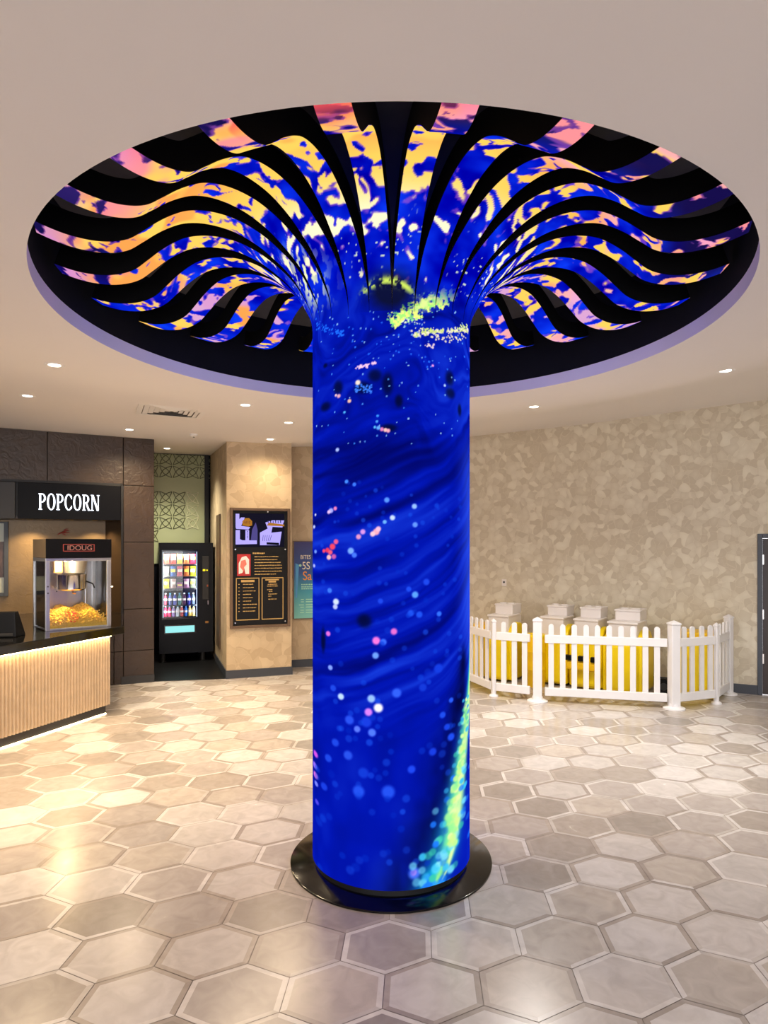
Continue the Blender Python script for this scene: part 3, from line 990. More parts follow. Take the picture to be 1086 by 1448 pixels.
# niche downlights
for i, (px, n_) in enumerate(((42, 0.30), (62, 0.16), (101, 0.2), (134, 0.30))):
    t_ = tau(WD, px, n_)
    e = on_wall('niche_downlight', WD, t_, n_, ZS0 + 0.004)
    tag(e, ['tiny warm spotlight in the niche soffit, farthest left', 'tiny warm spotlight in the niche soffit, second from left',
            'tiny warm spotlight in the niche soffit under the letter C', 'tiny warm spotlight in the niche soffit above the right post of the popcorn machine'][i], 'downlight', 'spotlights in the niche soffit')
    MB().lathe([(0.022, -0.004), (0.034, -0.004), (0.036, 0.0), (0.022, 0.0)], 20, caps=False).build('trim_ring', M['bronze_panel'], e)
    MB().lathe([(0.001, -0.002), (0.023, -0.002), (0.023, 0.0), (0.001, 0.0)], 20).build('lens', M['warm_lamp'], e)
    l = bpy.data.lights.new('niche_lamp', 'SPOT')
    l.energy, l.color, l.spot_size, l.spot_blend, l.shadow_soft_size = 26, (1.0, 0.74, 0.42), math.radians(125), 0.6, 0.02
    lo = bpy.data.objects.new('niche_lamp', l); COL.objects.link(lo); lo.parent = e; lo.location = (0, 0, -0.02)

# framed panel on the niche wall at the left edge
t_ = tau(WD, 12, 0.55)
pf = on_wall('framed_panel', WD, t_, 0.55)
tag(pf, 'pale glazed panel in grey metal frame at the left edge of the niche', 'framed panel')
z0_, z1_ = zat(WD, t_, 843, 0.55), zat(WD, t_, 738, 0.55)
MB().box(-0.7, -0.62, -0.035, -0.002, z0_, z1_).box(-0.05, 0, -0.035, -0.002, z0_, z1_).box(-0.62, -0.05, -0.035, -0.002, z0_, z0_ + 0.05).box(-0.62, -0.05, -0.035, -0.002, z1_ - 0.02, z1_).build('frame', M['skirt'], pf, bevel=0.004)
mb = MB().box(-0.62, -0.05, -0.012, -0.002, z0_ + 0.05, z1_ - 0.02)
mb.build('panel', mat('pale grey-green board', (176, 178, 158), 0.3, var=0.1, scale=5), pf)
MB().box(-0.62, -0.05, -0.02, -0.012, z0_ + 0.25, z0_ + 0.72).build('picture', mat('dark picture', (70, 50, 44), 0.4, var=0.5, scale=9), pf)

# ------------------------------------------------------------------ counter
kd = Vector((0.443, 1.267, 0)).normalized()           # along the counter front, away from the camera
kn = Vector((kd.y, -kd.x, 0))                         # out of the counter front
K0 = Vector((-3.50, 5.866, 0))
cn = empty('service_counter', (-3.8, 5.0, 0))
tag(cn, 'reception counter faced with vertical oak flutes and lit along its top and foot', 'counter')
base = Vector((-3.8, 5.0, 0))


def cp(s, o_):
    p = K0 + kd * s + kn * o_ - base
    return p.x, p.y


SA, SB = -1.35, 1.335
# fluted front
mb = MB()
pitch, dep = 0.040, 0.022
nf = int((SB - SA) / pitch)
prof = []
for i in range(nf):
    for k in range(8):
        t = k / 8
        prof.append((SA + (i + t) * pitch, 0.030 + dep * math.sin(PI * min(1, max(0, (t - 0.12) / 0.76))) ** 0.7))
prof.append((SB, 0.03))
vs, fs = [], []
for s_, o_ in prof:
    x, y = cp(s_, o_)
    vs += [(x, y, 0.105), (x, y, 0.845)]
for i in range(len(prof) - 1):
    fs.append((2 * i, 2 * i + 2, 2 * i + 3, 2 * i + 1))
mb.add(vs, fs)
e0, e1, e2, e3 = cp(SB, 0.03), cp(SB, -0.02), cp(SA, -0.02), cp(SA, 0.03)
mb.prism([e3, e2, e1, e0][::-1], 0.105, 0.845)
mb.build('fluted_panel', M['flute'], cn, sm=True)
MB().prism([cp(SA, 0.0), cp(SB - 0.03, 0.0), cp(SB - 0.03, -0.3), cp(SA, -0.3)], 0.012, 0.105).build('kick_plinth', M['kick'], cn)
MB().prism([cp(SA, -0.02), cp(SB, -0.02), cp(SB, -0.7), cp(SA, -0.7)], 0.105, 0.86).build('carcass', M['black_matt'], cn)
MB().prism([cp(SA, 0.074), cp(SB - 0.03, 0.074), cp(SB - 0.03, 0.062), cp(SA, 0.062)], 0.855, 0.861).build('light_strip', M['led'], cn)
MB().prism([cp(SA, 0.004), cp(SB - 0.03, 0.004), cp(SB - 0.03, -0.004), cp(SA, -0.004)], 0.001, 0.007).build('light_strip', M['led_floor'], cn)
# worktop reaching back to the niche
wc = WD @ Vector((TS1 + 0.01, -0.004, 0))
wl = WD @ Vector((NL, -0.004, 0))


def wp(s, o_):
    p = K0 + kd * s + kn * o_
    return p.x, p.y


ct = MB().prism([wp(SA, 0.085), wp(1.50, 0.085), wp(1.56, -0.0), (wc.x, wc.y), (wl.x, wl.y), wp(SA, -1.6)], 0.862, 0.95).build('countertop', M['top'], bevel=0.006)
tag(ct, 'polished black stone worktop on the fluted counter', 'worktop')
mb = MB(); mb.M = WD
mb.box(NL, TS1 + 0.01, -0.0, 0.56, 0.862, 0.95)
tag(mb.build('niche_shelf', M['top']), 'black stone shelf inside the popcorn niche behind the machine', 'shelf')

# till on the worktop
tl = empty('till_monitor', (-3.62, 6.33, 0.95), math.radians(6))
tag(tl, 'black till standing on the worktop left of the popcorn machine', 'till')
MB().add([(-0.9, 0, 0), (0, 0, 0), (0, 0.22, 0), (-0.9, 0.22, 0), (-0.9, 0.02, 0.235), (-0.02, 0.02, 0.25), (-0.02, 0.10, 0.25), (-0.9, 0.10, 0.235)],
         [(3, 2, 1, 0), (4, 5, 6, 7), (0, 1, 5, 4), (1, 2, 6, 5), (2, 3, 7, 6), (3, 0, 4, 7)]).build('body', M['black'], tl, bevel=0.008)
MB().box(-0.88, -0.03, -0.006, 0.012, 0.012, 0.04).build('drawer', M['sign_grey'], tl, bevel=0.004)

# ------------------------------------------------------------------ popcorn machine
PMR = math.radians(40)
pm = empty('popcorn_machine', (-3.565, 6.78, 0.95), PMR)
tag(pm, 'glass popcorn machine with aluminium frame and dark header on the counter', 'popcorn machine')
PWd, PDp, PHt = 0.665, 0.60, 0.975
po = 0.042
zg0, zg1 = 0.0, 0.735
for x0 in (0, PWd - po):
    for y0 in (0, PDp - po):
        MB().box(x0, x0 + po, y0, y0 + po, zg0, zg1).build('corner_post', M['alu'], pm, bevel=0.003)
MB().box(0, PWd, 0, 0.03, zg1, zg1 + 0.035).build('front_rail', M['alu'], pm, bevel=0.003)
MB().box(0, 0.03, 0.03, PDp, zg1, zg1 + 0.035).build('side_rail', M['alu'], pm, bevel=0.003)
MB().box(PWd - 0.03, PWd, 0.03, PDp, zg1, zg1 + 0.035).build('side_rail', M['alu'], pm, bevel=0.003)
MB().box(po, PWd - po, 0.0, PDp, 0.0, 0.02).box(0.0, PWd, PDp - 0.02, PDp, 0.02, zg1).build('tray', M['alu'], pm, bevel=0.002)
hd = MB().box(0, PWd, 0, PDp, zg1 + 0.035, PHt).build('header', M['bronze_panel'], pm, bevel=0.005)
tag(hd, 'bronze header box')
fp = MB().box(0.0, PWd, -0.012, 0.002, zg1 + 0.036, PHt + 0.002).build('header_front', M['sign_face'], pm, bevel=0.003)
# red framed plate with pale lettering
lz = zg1 + 0.105
mb = MB()
for (a, b_, c, d) in ((0.165, 0.485, 0, 0.008), (0.165, 0.485, 0.072, 0.080), (0.165, 0.173, 0, 0.08), (0.477, 0.485, 0, 0.08)):
    mb.box(a, b_, -0.017, -0.012, lz + c, lz + d)
mb.build('red_border', mat('dull red edging', (128, 50, 46), 0.5), fp)


def text_obj(name, body, size, loc, mat_, parent, sx=1.0, ext=0.002, align='LEFT'):
    cu = bpy.data.curves.new(name, 'FONT')
    cu.body, cu.size, cu.extrude, cu.align_x = body, size, ext, align
    t = bpy.data.objects.new(name, cu)
    COL.objects.link(t)
    me = bpy.data.meshes.new_from_object(t.evaluated_get(bpy.context.evaluated_depsgraph_get()))
    bpy.data.objects.remove(t)
    me.transform(Matrix.Translation(loc) @ Matrix.Rotation(PI / 2, 4, 'X') @ Matrix.Diagonal((sx, 1, 1, 1)))
    me.materials.clear(); me.materials.append(mat_)
    o = bpy.data.objects.new(name, me)
    COL.objects.link(o)
    o.parent = parent
    return o


text_obj('letter_marks', 'IDOUG', 0.075, (0.205, -0.0145, lz + 0.014), mat('dull pink print', (150, 104, 98), 0.5), fp, 1.05)
MB().box(po, PWd - po, 0.012, 0.016, 0.02, zg1).build('glass_pane', M['glass'], pm)
MB().box(0.012, 0.016, po, PDp - po, 0.02, zg1).build('glass_pane', M['glass'], pm)
MB().box(PWd - 0.016, PWd - 0.012, po, PDp - po, 0.02, zg1).build('glass_pane', M['glass'], pm)
for z in (0.40, 0.47):
    MB().lathe([(0.001, 0), (0.008, 0), (0.008, 0.006), (0.001, 0.006)], 12).build('rivet', M['kick'], pm).matrix_local = Matrix.Translation((0.022, 0.0, z)) @ Matrix.Rotation(PI / 2, 4, 'X')
hn = MB().tube([(0.075, -0.01, 0.47), (0.09, -0.035, 0.455), (0.10, -0.035, 0.43), (0.105, -0.01, 0.415)], 0.006, 8).build('door_handle', M['steel'], pm, sm=True)
MB().tube([(PWd, 0.05, 0.44), (PWd + 0.03, 0.05, 0.44)], 0.009, 8).build('latch', M['steel'], pm, sm=True)
# kettle hanging from the header
kx, ky = 0.33, 0.30
ke = MB().lathe([(0.001, 0.405), (0.13, 0.405), (0.145, 0.42), (0.15, 0.57), (0.155, 0.58), (0.10, 0.585), (0.001, 0.59)], 40, (kx, ky)).build('kettle', M['steel'], pm, sm=True)
MB().lathe([(0.09, 0.59), (0.11, 0.60), (0.13, zg1 + 0.03), (0.001, zg1 + 0.03)], 32, (kx + 0.03, ky), caps=False).build('motor_housing', M['alu'], ke, sm=True)
MB().tube([(kx, ky - 0.03, 0.405), (kx, ky - 0.05, 0.375), (kx + 0.03, ky - 0.05, 0.37)], 0.012, 8).build('spout', M['steel'], ke, sm=True)
MB().tube([(kx + 0.15, ky, 0.50), (kx + 0.22, ky - 0.01, 0.47), (kx + 0.24, ky - 0.01, 0.42)], 0.008, 8).build('kettle_handle', M['black'], ke, sm=True)
MB().box(kx - 0.19, kx - 0.10, ky - 0.04, ky + 0.04, 0.6, zg1 + 0.03).build('lamp_housing', M['bronze_panel'], ke, bevel=0.01)
MB().tube([(0.53, 0.50, 0.05), (0.53, 0.50, zg1)], 0.018, 10).build('support_rod', M['alu'], pm, sm=True)
pl = bpy.data.lights.new('machine_lamp', 'POINT')
pl.energy, pl.color, pl.shadow_soft_size = 20, (1.0, 0.72, 0.36), 0.03
plo = bpy.data.objects.new('machine_lamp', pl); COL.objects.link(plo); plo.parent = pm; plo.location = (0.20, 0.05, 0.68)

# popcorn heap
M['corn'] = mat('buttered popcorn', (255, 206, 84), 0.7, var=0.14, scale=45)


def heap(x, y):
    e = float(smooth(0.0, 0.06, min(x - 0.02, 0.625 - x)) * smooth(-0.01, 0.02, min(y - 0.02, 0.56 - y)))
    h = 0.085 + 0.085 * math.exp(-((x - 0.25) / 0.12) ** 2) + 0.075 * math.exp(-((x - 0.50) / 0.10) ** 2) + 0.02 * math.sin(9 * y + 5 * x)
    h *= 0.32 + 0.90 * float(smooth(0.0, 0.28, y))
    return 0.022 + h * (0.8 + 0.2 * e)


mb = MB()
nx_, ny_ = 40, 34
vs = []
for j in range(ny_):
    for i in range(nx_):
        x, y = 0.022 + 0.62 * i / (nx_ - 1), 0.020 + 0.55 * j / (ny_ - 1)
        vs.append((x, y, heap(x, y) - 0.008 + random.uniform(-.004, .004)))
fs = [(j * nx_ + i, j * nx_ + i + 1, (j + 1) * nx_ + i + 1, (j + 1) * nx_ + i) for j in range(ny_ - 1) for i in range(nx_ - 1)]
nb = len(vs)
for i in range(nx_):
    vs.append((vs[i][0], vs[i][1], 0.02))
fs += [(nb + i, nb + i + 1, i + 1, i) for i in range(nx_ - 1)]
mb.add(vs, fs)
ico = bmesh.new()
bmesh.ops.create_icosphere(ico, subdivisions=1, radius=1)
iv = [tuple(v.co) for v in ico.verts]; ifs = [tuple(v.index for v in f.verts) for f in ico.faces]
ico.free()
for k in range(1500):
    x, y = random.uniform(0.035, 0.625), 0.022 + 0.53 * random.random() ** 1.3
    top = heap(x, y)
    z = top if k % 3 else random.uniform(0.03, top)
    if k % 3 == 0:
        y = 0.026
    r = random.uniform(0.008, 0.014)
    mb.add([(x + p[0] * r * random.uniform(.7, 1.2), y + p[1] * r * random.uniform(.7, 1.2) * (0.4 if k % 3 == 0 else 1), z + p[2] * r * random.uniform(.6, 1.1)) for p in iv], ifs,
           1 if (k % 3 and math.hypot(x - 0.30, (y - 0.12) * 0.8) < 0.075 + random.uniform(-.02, .02)) else 0)  # kernels within this patch are red-orange
pc = mb.build('popcorn', [M['corn'], mat('red-orange popcorn', (240, 92, 58), 0.6, var=0.2, scale=40)])
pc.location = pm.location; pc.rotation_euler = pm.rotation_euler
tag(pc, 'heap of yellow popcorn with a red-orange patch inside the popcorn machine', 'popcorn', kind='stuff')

# ------------------------------------------------------------------ vending machine
VM = WP.copy()
vl, vr, vf = -0.86, -0.035, 1.56
vd = empty('vending_machine', WP @ Vector((vl, vf, 0.006)), rz_of(WP))
tag(vd, 'tall black vending machine with lit snack window in the dark alcove', 'vending machine')
VW, VH, VD = vr - vl, 1.895, 0.82
wx0, wx1, wz0_, wz1_ = 0.055, 0.575, 0.70, 1.76
mb = MB()
mb.box(0, wx0, 0, VD, 0.14, VH).box(wx1, VW, 0, VD, 0.14, VH).box(wx0, wx1, 0, VD, wz1_, VH).box(wx0, wx1, 0, VD, 0.14, wz0_).box(wx0, wx1, 0.5, VD, wz0_, wz1_)
mb.build('cabinet', M['black'], vd)
MB().box(wx0, wx1, 0.012, 0.016, wz0_, wz1_).build('window_glass', M['glass'], vd)
MB().box(wx0 - 0.02, wx1 + 0.02, -0.012, 0.0, wz1_, wz1_ + 0.02).box(wx0 - 0.02, wx1 + 0.02, -0.012, 0, wz0_ - 0.02, wz0_).box(wx0 - 0.02, wx0, -0.012, 0, wz0_, wz1_).box(wx1, wx1 + 0.02, -0.012, 0, wz0_, wz1_).build('window_bezel', M['gloss_black'], vd, bevel=0.003)
RZ = [1.555, 1.355, 1.165, 0.90, 0.715]
for z in RZ:
    MB().box(wx0, wx1, 0.05, 0.5, z - 0.018, z).build('shelf', M['black_matt'], vd)
for x in (wx0 + 0.001, wx1 - 0.007):
    MB().box(x, x + 0.006, 0.02, 0.035, wz0_ + 0.01, wz1_ - 0.01).build('light_tube', emis('cool tube', (205, 222, 255), 1.6), vd)
fl_ = MB().box(0.09, 0.535, -0.012, 0.0, 0.47, 0.575).build('delivery_flap', emis('lit flap', (150, 226, 226), 0.85), vd, bevel=0.02)
MB().box(0.072, 0.555, -0.008, 0.0, 0.45, 0.595).build('flap_surround', M['gloss_black'], vd, bevel=0.015)
cpn = MB().box(0.655, 0.755, -0.012, 0.0, 0.98, 1.68).build('control_panel', M['sign_grey'], vd, bevel=0.012)
MB().box(0.662, 0.70, -0.016, -0.012, 1.44, 1.47).box(0.715, 0.74, -0.016, -0.012, 1.445, 1.462).build('display', emis('yellow digits', (240, 214, 40), 1.2), cpn)
MB().box(0.725, 0.745, -0.016, -0.012, 1.19, 1.22).build('coin_slot', mat('orange light', (190, 90, 40), 0.4), cpn)
MB().box(0.735, 0.752, -0.02, -0.012, 0.90, 0.97).build('lock', M['steel'], vd, bevel=0.003)
MB().box(0.70, 0.752, -0.008, 0.0, 0.60, 0.635).build('coin_return', mat('brass', (170, 120, 60), 0.4, metal=0.6), vd, bevel=0.003)
for x in (0.06, VW - 0.16):
    for y in (0.06, VD - 0.12):
        MB().lathe([(0.05, 0.0), (0.055, 0.01), (0.04, 0.02), (0.035, 0.141)], 16, (x, y)).build('foot', M['black_matt'], vd)
vlmp = bpy.data.lights.new('cabinet_lamp', 'AREA')
vlmp.energy, vlmp.color, vlmp.shape, vlmp.size, vlmp.size_y = 7, (0.92, 0.96, 1.0), 'RECTANGLE', 0.48, 0.05
vlo = bpy.data.objects.new('cabinet_lamp', vlmp); COL.objects.link(vlo); vlo.parent = vd; vlo.location = (0.315, 0.04, 1.745); vlo.rotation_euler = (math.radians(22), 0, 0)
for sx_, x in ((1, wx0 + 0.012), (-1, wx1 - 0.012)):
    l = bpy.data.lights.new('cabinet_lamp', 'AREA')
    l.energy, l.color, l.shape, l.size, l.size_y = 2.6, (0.92, 0.96, 1.0), 'RECTANGLE', 0.02, 0.95
    lo = bpy.data.objects.new('cabinet_lamp', l); COL.objects.link(lo); lo.parent = vd; lo.location = (x, 0.03, 1.22)
    lo.rotation_euler = (PI / 2, 0, -sx_ * math.radians(40))


def col_mat(c):
    k = 'c%d_%d_%d' % c
    if k not in M:
        M[k] = mat('packet ' + k, c, 0.4, var=0.25, scale=22)
    return M[k]


def bag_mesh(w_, h_):
    mb = MB()
    nu, nv = 7, 9
    for sg in (-1, 1):
        vs = []
        for j in range(nv):
            for i in range(nu):
                u, v = i / (nu - 1), j / (nv - 1)
                x = (u - 0.5) * w_ * (1 - 0.12 * math.sin(PI * v))
                th = 0.028 * (math.sin(PI * u) ** 0.6) * (math.sin(PI * min(1, max(0, (v - 0.06) / 0.88))) ** 0.6)
                vs.append((x, sg * th, v * h_))
        fs = [(j * nu + i, j * nu + i + 1, (j + 1) * nu + i + 1, (j + 1) * nu + i) for j in range(nv - 1) for i in range(nu - 1)]
        if sg == 1:
            fs = [f[::-1] for f in fs]
        mb.add(vs, fs)
    return mb


names_ = {(230, 120, 90): 'coral', (232, 70, 50): 'red and yellow', (245, 190, 60): 'golden', (240, 140, 80): 'orange', (235, 60, 90): 'pink-red', (225, 235, 205): 'pale cream', (70, 110, 190): 'blue',
          (235, 90, 110): 'pink', (240, 130, 60): 'orange', (205, 225, 40): 'lime', (240, 215, 40): 'yellow', (200, 170, 160): 'tan', (150, 60, 130): 'plum', (200, 150, 190): 'lilac', (170, 190, 160): 'sage'}
rows = [[(230, 120, 90), (232, 70, 50), (245, 190, 60), (240, 140, 80), (235, 60, 90)], [(225, 235, 205), (70, 110, 190), (235, 90, 110), (240, 130, 60), (205, 225, 40)],
        [(240, 215, 40), (200, 170, 160), (150, 60, 130), (200, 150, 190), (170, 190, 160)]]
ordn = ['first', 'second', 'third', 'fourth', 'fifth', 'sixth', 'seventh', 'eighth']
VMM = Matrix.Translation(WP @ Vector((vl, vf, 0.006))) @ Matrix.Rotation(rz_of(WP), 4, 'Z')
for ri, row in enumerate(rows):
    for ci, c in enumerate(row):
        h_ = (0.16, 0.165, 0.15)[ri] * (1 if (ri, ci) not in ((2, 2),) else 0.6)
        b = bag_mesh(0.088, h_).build('snack_bag', col_mat(c), sm=True)
        wv = MB().box(-0.034, 0.034, -0.030, -0.026, h_ * 0.42, h_ * 0.72).build('bag_print', col_mat((250, 240, 225) if (ri + ci) % 2 else (250, 225, 90)), b)
        b.location = VMM @ Vector((wx0 + 0.058 + ci * 0.101, 0.12, RZ[ri]))
        b.rotation_euler = (0, 0, rz_of(WP) + random.uniform(-.1, .1))
        tag(b, '%s snack bag, %s on the %s shelf of the vending machine' % (names_[c], ordn[ci], ('top', 'second', 'third')[ri]), 'snack bag', 'snack bags in the vending machine')


def bottle(c, cap, h_):
    b = MB().lathe([(0.001, 0), (0.024, 0), (0.026, 0.01), (0.026, h_ * 0.35), (0.023, h_ * 0.45), (0.026, h_ * 0.55), (0.024, h_ * 0.68), (0.011, h_ * 0.86), (0.011, h_ * 0.9), (0.001, h_ * 0.9)], 14).build('drink_bottle', col_mat(c), sm=True)
    MB().lathe([(0.001, h_ * 0.9), (0.014, h_ * 0.9), (0.014, h_), (0.001, h_)], 12).build('cap', col_mat(cap), b)
    MB().lathe([(0.0268, h_ * 0.36), (0.0268, h_ * 0.54)], 14, caps=False).build('bottle_label', col_mat((235, 235, 240)), b)
    return b


brow = [[((150, 60, 80), 'dark red'), ((70, 80, 130), 'slate blue'), ((60, 70, 150), 'indigo'), ((30, 110, 110), 'teal'), ((70, 20, 60), 'maroon'), ((30, 40, 140), 'navy'), ((90, 110, 140), 'grey-blue')],
        [((220, 40, 90), 'cherry'), ((230, 60, 110), 'rose'), ((150, 130, 190), 'violet'), ((210, 225, 240), 'clear'), ((200, 50, 50), 'red'), ((40, 110, 210), 'bright blue'), ((230, 190, 90), 'amber'), ((240, 225, 150), 'straw')]]
for ri, row in enumerate(brow):
    for ci, (c, nm) in enumerate(row):
        b = bottle(c, (240, 240, 245) if ci % 2 == 0 else (60, 150, 190), (0.19, 0.17)[ri])
        b.location = VMM @ Vector((wx0 + 0.045 + ci * (0.50 - 0.04) / (len(row) - 0.5), 0.12, RZ[3 + ri]))
        tag(b, '%s drink bottle, %s on the %s shelf of the vending machine' % (nm, ordn[ci], ('fourth', 'lowest')[ri]), 'bottle', 'drink bottles in the vending machine')

# ------------------------------------------------------------------ menu board and poster
bl, br_ = tau(WP, 325.5, -0.05), tau(WP, 410.5, -0.05)
bz0, bz1 = zat(WP, 0.45, 887.5, -0.05), zat(WP, 0.45, 718.5, -0.05)
mbd = on_wall('menu_board', WP, bl, 0.0)
tag(mbd, 'tall black menu board with a small screen at its top, on the beige pillar', 'menu board')
BW, BH = br_ - bl, bz1 - bz0


def bx(u0, u1, v0, v1, y0, y1, mb):
    """u, v: fractions across and down the board"""
    return mb.box(u0 * BW, u1 * BW, y0, y1, bz1 - v1 * BH, bz1 - v0 * BH)


mb = MB()
for r in ((0, .045, 0, 1), (.955, 1, 0, 1), (.045, .955, 0, .022), (.045, .955, .978, 1)):
    bx(*r, -0.055, 0, mb)
mb.build('frame', M['frame_bronze'], mbd, bevel=0.004)
bx(.045, .955, .022, .978, -0.03, -0.004, MB()).build('backing', M['board'], mbd)
scn = bx(.09, .90, .045, .325, -0.034, -0.03, MB()).build('screen', M['screen_dark'], mbd)
# pictures on the screen: a burger box left, a tub of popcorn right
def poly(pts, m_, par, y0=-0.037, y1=-0.0345, nm='screen_picture'):
    return MB().slab([(u * BW, bz1 - v * BH) for u, v in pts], y0, y1).build(nm, m_, par)


poly([(.09, .305), (.09, .05), (.15, .05), (.15, .10), (.09, .15), (.09, .18)][::1], M['screen_violet'], scn)
poly([(.09, .16), (.10, .12), (.18, .08), (.24, .08), (.18, .15), (.33, .16), (.30, .18), (.10, .175)], M['screen_violet'], scn)
poly([(.20, .145), (.20, .11), (.25, .085), (.31, .085), (.36, .11), (.36, .145), (.30, .155)], M['screen_gold'], scn, -0.039, -0.037)
poly([(.09, .305), (.09, .185), (.16, .185), (.16, .26), (.20, .27), (.44, .27), (.44, .30)], M['screen_violet'], scn)
poly([(.25, .27), (.25, .185), (.31, .185), (.31, .27)], M['screen_violet'], scn)
poly([(.34, .268), (.36, .18), (.42, .12), (.45, .18), (.45, .268)], M['screen_mid'], scn)
poly([(.49, .31), (.49, .205), (.62, .17), (.58, .12), (.70, .10), (.90, .10), (.88, .13), (.86, .18), (.82, .31)], M['screen_violet'], scn)
poly([(.60, .145), (.64, .12), (.90, .135), (.90, .15)], M['screen_gold'], scn, -0.039, -0.037)
poly([(.68, .205), (.70, .155), (.87, .16), (.86, .195)], M['screen_dark'], scn, -0.040, -0.0375)
poly([(.60, .305), (.60, .285), (.81, .29), (.81, .31)], M['screen_dark'], scn, -0.040, -0.0375)
for k in range(5):
    poly([(.275 + .0, .20 + .013 * k), (.275, .194 + .013 * k), (.29, .194 + .013 * k), (.29, .20 + .013 * k)], M['screen_dark'], scn, -0.0385, -0.0372, 'screen_detail')
for k in range(6):
    u = .62 + .042 * k
    poly([(u, .125 - .006 * (k % 2)), (u, .105 - .006 * (k % 2)), (u + .014, .105 - .004 * (k % 2)), (u + .014, .125)], M['screen_dark'] if k % 2 else M['screen_mid'], scn, -0.0395, -0.0372, 'screen_detail')
for k in range(5):
    poly([(.53 + .03 * k, .275), (.54 + .035 * k, .225), (.548 + .035 * k, .225), (.538 + .03 * k, .275)], M['screen_mid'], scn, -0.0395, -0.0372, 'screen_detail')
for k in range(4):
    poly([(.22 + .03 * k, .125 + .008 * (k % 2)), (.225 + .03 * k, .105), (.24 + .03 * k, .112), (.236 + .03 * k, .13)], mat('screen toast', (120, 70, 24), 0.6), scn, -0.0405, -0.039, 'screen_detail')
bx(.09, .90, .345, .975, -0.033, -0.03, MB()).build('print_sheet', M['board'], mbd)
pic = bx(.115, .335, .385, .565, -0.036, -0.033, MB()).build('red_picture', M['red'], mbd)
poly([(.14, .55), (.14, .46), (.19, .41), (.26, .40), (.31, .43), (.31, .55), (.25, .55), (.23, .50), (.20, .54)], M['white_plastic'], pic, -0.038, -0.036, 'pale_figure')
poly([(.16, .49), (.18, .44), (.25, .43), (.27, .47), (.23, .49), (.22, .53)], mat('salmon print', (226, 120, 104), 0.5), pic, -0.040, -0.038, 'pink_figure')
tr = random.Random(21)


def gold_line(u0, u1, v, h_=0.006):
    mb = MB()
    u = u0
    while u < u1:
        w_ = tr.uniform(0.015, 0.05)
        bx(u, min(u + w_, u1), v - h_ * tr.uniform(.4, .7), v + h_ * tr.uniform(.3, .6), -0.0345, -0.033, mb)
        u += w_ + 0.006
    return mb.build('text_line', M['gold'], mbd)


gold_line(.37, .57, .378, 0.012)
for v, u1 in ((.407, .80), (.432, .78), (.456, .84), (.480, .86), (.504, .86), (.53, .86), (.554, .76)):
    gold_line(.40, u1, v)
for u0, u1 in ((.095, .48), (.52, .885)):
    mb = MB()
    for r in ((u0, u0 + .012, .582, .935), (u1 - .012, u1, .582, .935), (u0, u1, .582, .589), (u0, u1, .928, .935)):
        bx(*r, -0.0355, -0.033, mb)
    mb.build('gold_border', M['gold'], mbd)
bx(.18, .40, .60, .618, -0.0345, -0.033, MB()).build('heading_bar', M['gold'], mbd)
bx(.58, .81, .597, .607, -0.0345, -0.033, MB()).build('heading_bar', M['gold'], mbd)
bx(.635, .76, .612, .625, -0.0345, -0.033, MB()).build('heading_bar', M['gold'], mbd)
for k in range(9):
    v = .636 + .028 * k
    gold_line(.135, .155, v)
    gold_line(.21, .38 + tr.uniform(-.04, .07), v)
for v, a, b_ in ((.64, .62, .78), (.655, .61, .79), (.685, .61, .70), (.70, .64, .70), (.722, .63, .78), (.74, .63, .68), (.765, .63, .77)):
    gold_line(a, b_, v)
for u, v in ((.085, .345), (.915, .345), (.085, .955), (.915, .955), (.62, .03)):
    mb = MB().lathe([(0.001, 0), (0.010, 0), (0.010, 0.012), (0.001, 0.012)], 12)
    o = mb.build('standoff', M['steel'], mbd)
    o.matrix_local = Matrix.Translation((u * BW, -0.03, bz1 - v * BH)) @ Matrix.Rotation(PI / 2, 4, 'X')

pt = tau(WB, 416, -0.03)
pz0, pz1 = zat(WB, pt + .1, 874.5, -0.03), zat(WB, pt + .1, 766, -0.03)
po_ = on_wall('poster', WB, pt, 0.0)
tag(po_, 'blue and teal promotional poster partly hidden behind the glowing column', 'poster')
PW_ = 0.78
m = bpy.data.materials.new('poster print'); m.use_nodes = True
nt = m.node_tree; b = nt.nodes['Principled BSDF']
tc = nt.nodes.new('ShaderNodeTexCoord'); sp = nt.nodes.new('ShaderNodeSeparateXYZ'); rp = nt.nodes.new('ShaderNodeValToRGB')
nt.links.new(tc.outputs['Generated'], sp.inputs[0]); nt.links.new(sp.outputs['Z'], rp.inputs['Fac']); nt.links.new(rp.outputs['Color'], b.inputs['Base Color'])
rp.color_ramp.elements[0].color = lc((128, 200, 186)); rp.color_ramp.elements[1].color = lc((48, 40, 104))
e = rp.color_ramp.elements.new(0.35); e.color = lc((60, 150, 170))
e = rp.color_ramp.elements.new(0.6); e.color = lc((36, 76, 140))
b.inputs['Roughness'].default_value = 0.4
MB().box(0, PW_, -0.02, -0.004, pz0, pz1).build('print', m, po_)
MB().box(-0.012, 0, -0.026, 0, pz0 - 0.012, pz1 + 0.012).box(PW_, PW_ + 0.012, -0.026, 0, pz0 - 0.012, pz1 + 0.012).box(0, PW_, -0.026, 0, pz1, pz1 + 0.012).box(0, PW_, -0.026, 0, pz0 - 0.012, pz0).build('frame', M['frame_bronze'], po_)
PH_ = pz1 - pz0
cream = mat('cream print', (238, 226, 196), 0.5); oran = mat('orange print', (240, 150, 50), 0.5); mint = mat('mint print', (170, 220, 190), 0.5)
text_obj('text_line', 'BITES', 0.085, (0.095, -0.0215, pz0 + PH_ * 0.775), cream, po_, 0.8, 0.0015)
text_obj('price', '5S', 0.165, (0.12, -0.0215, pz0 + PH_ * 0.64), cream, po_, 0.8, 0.0015)
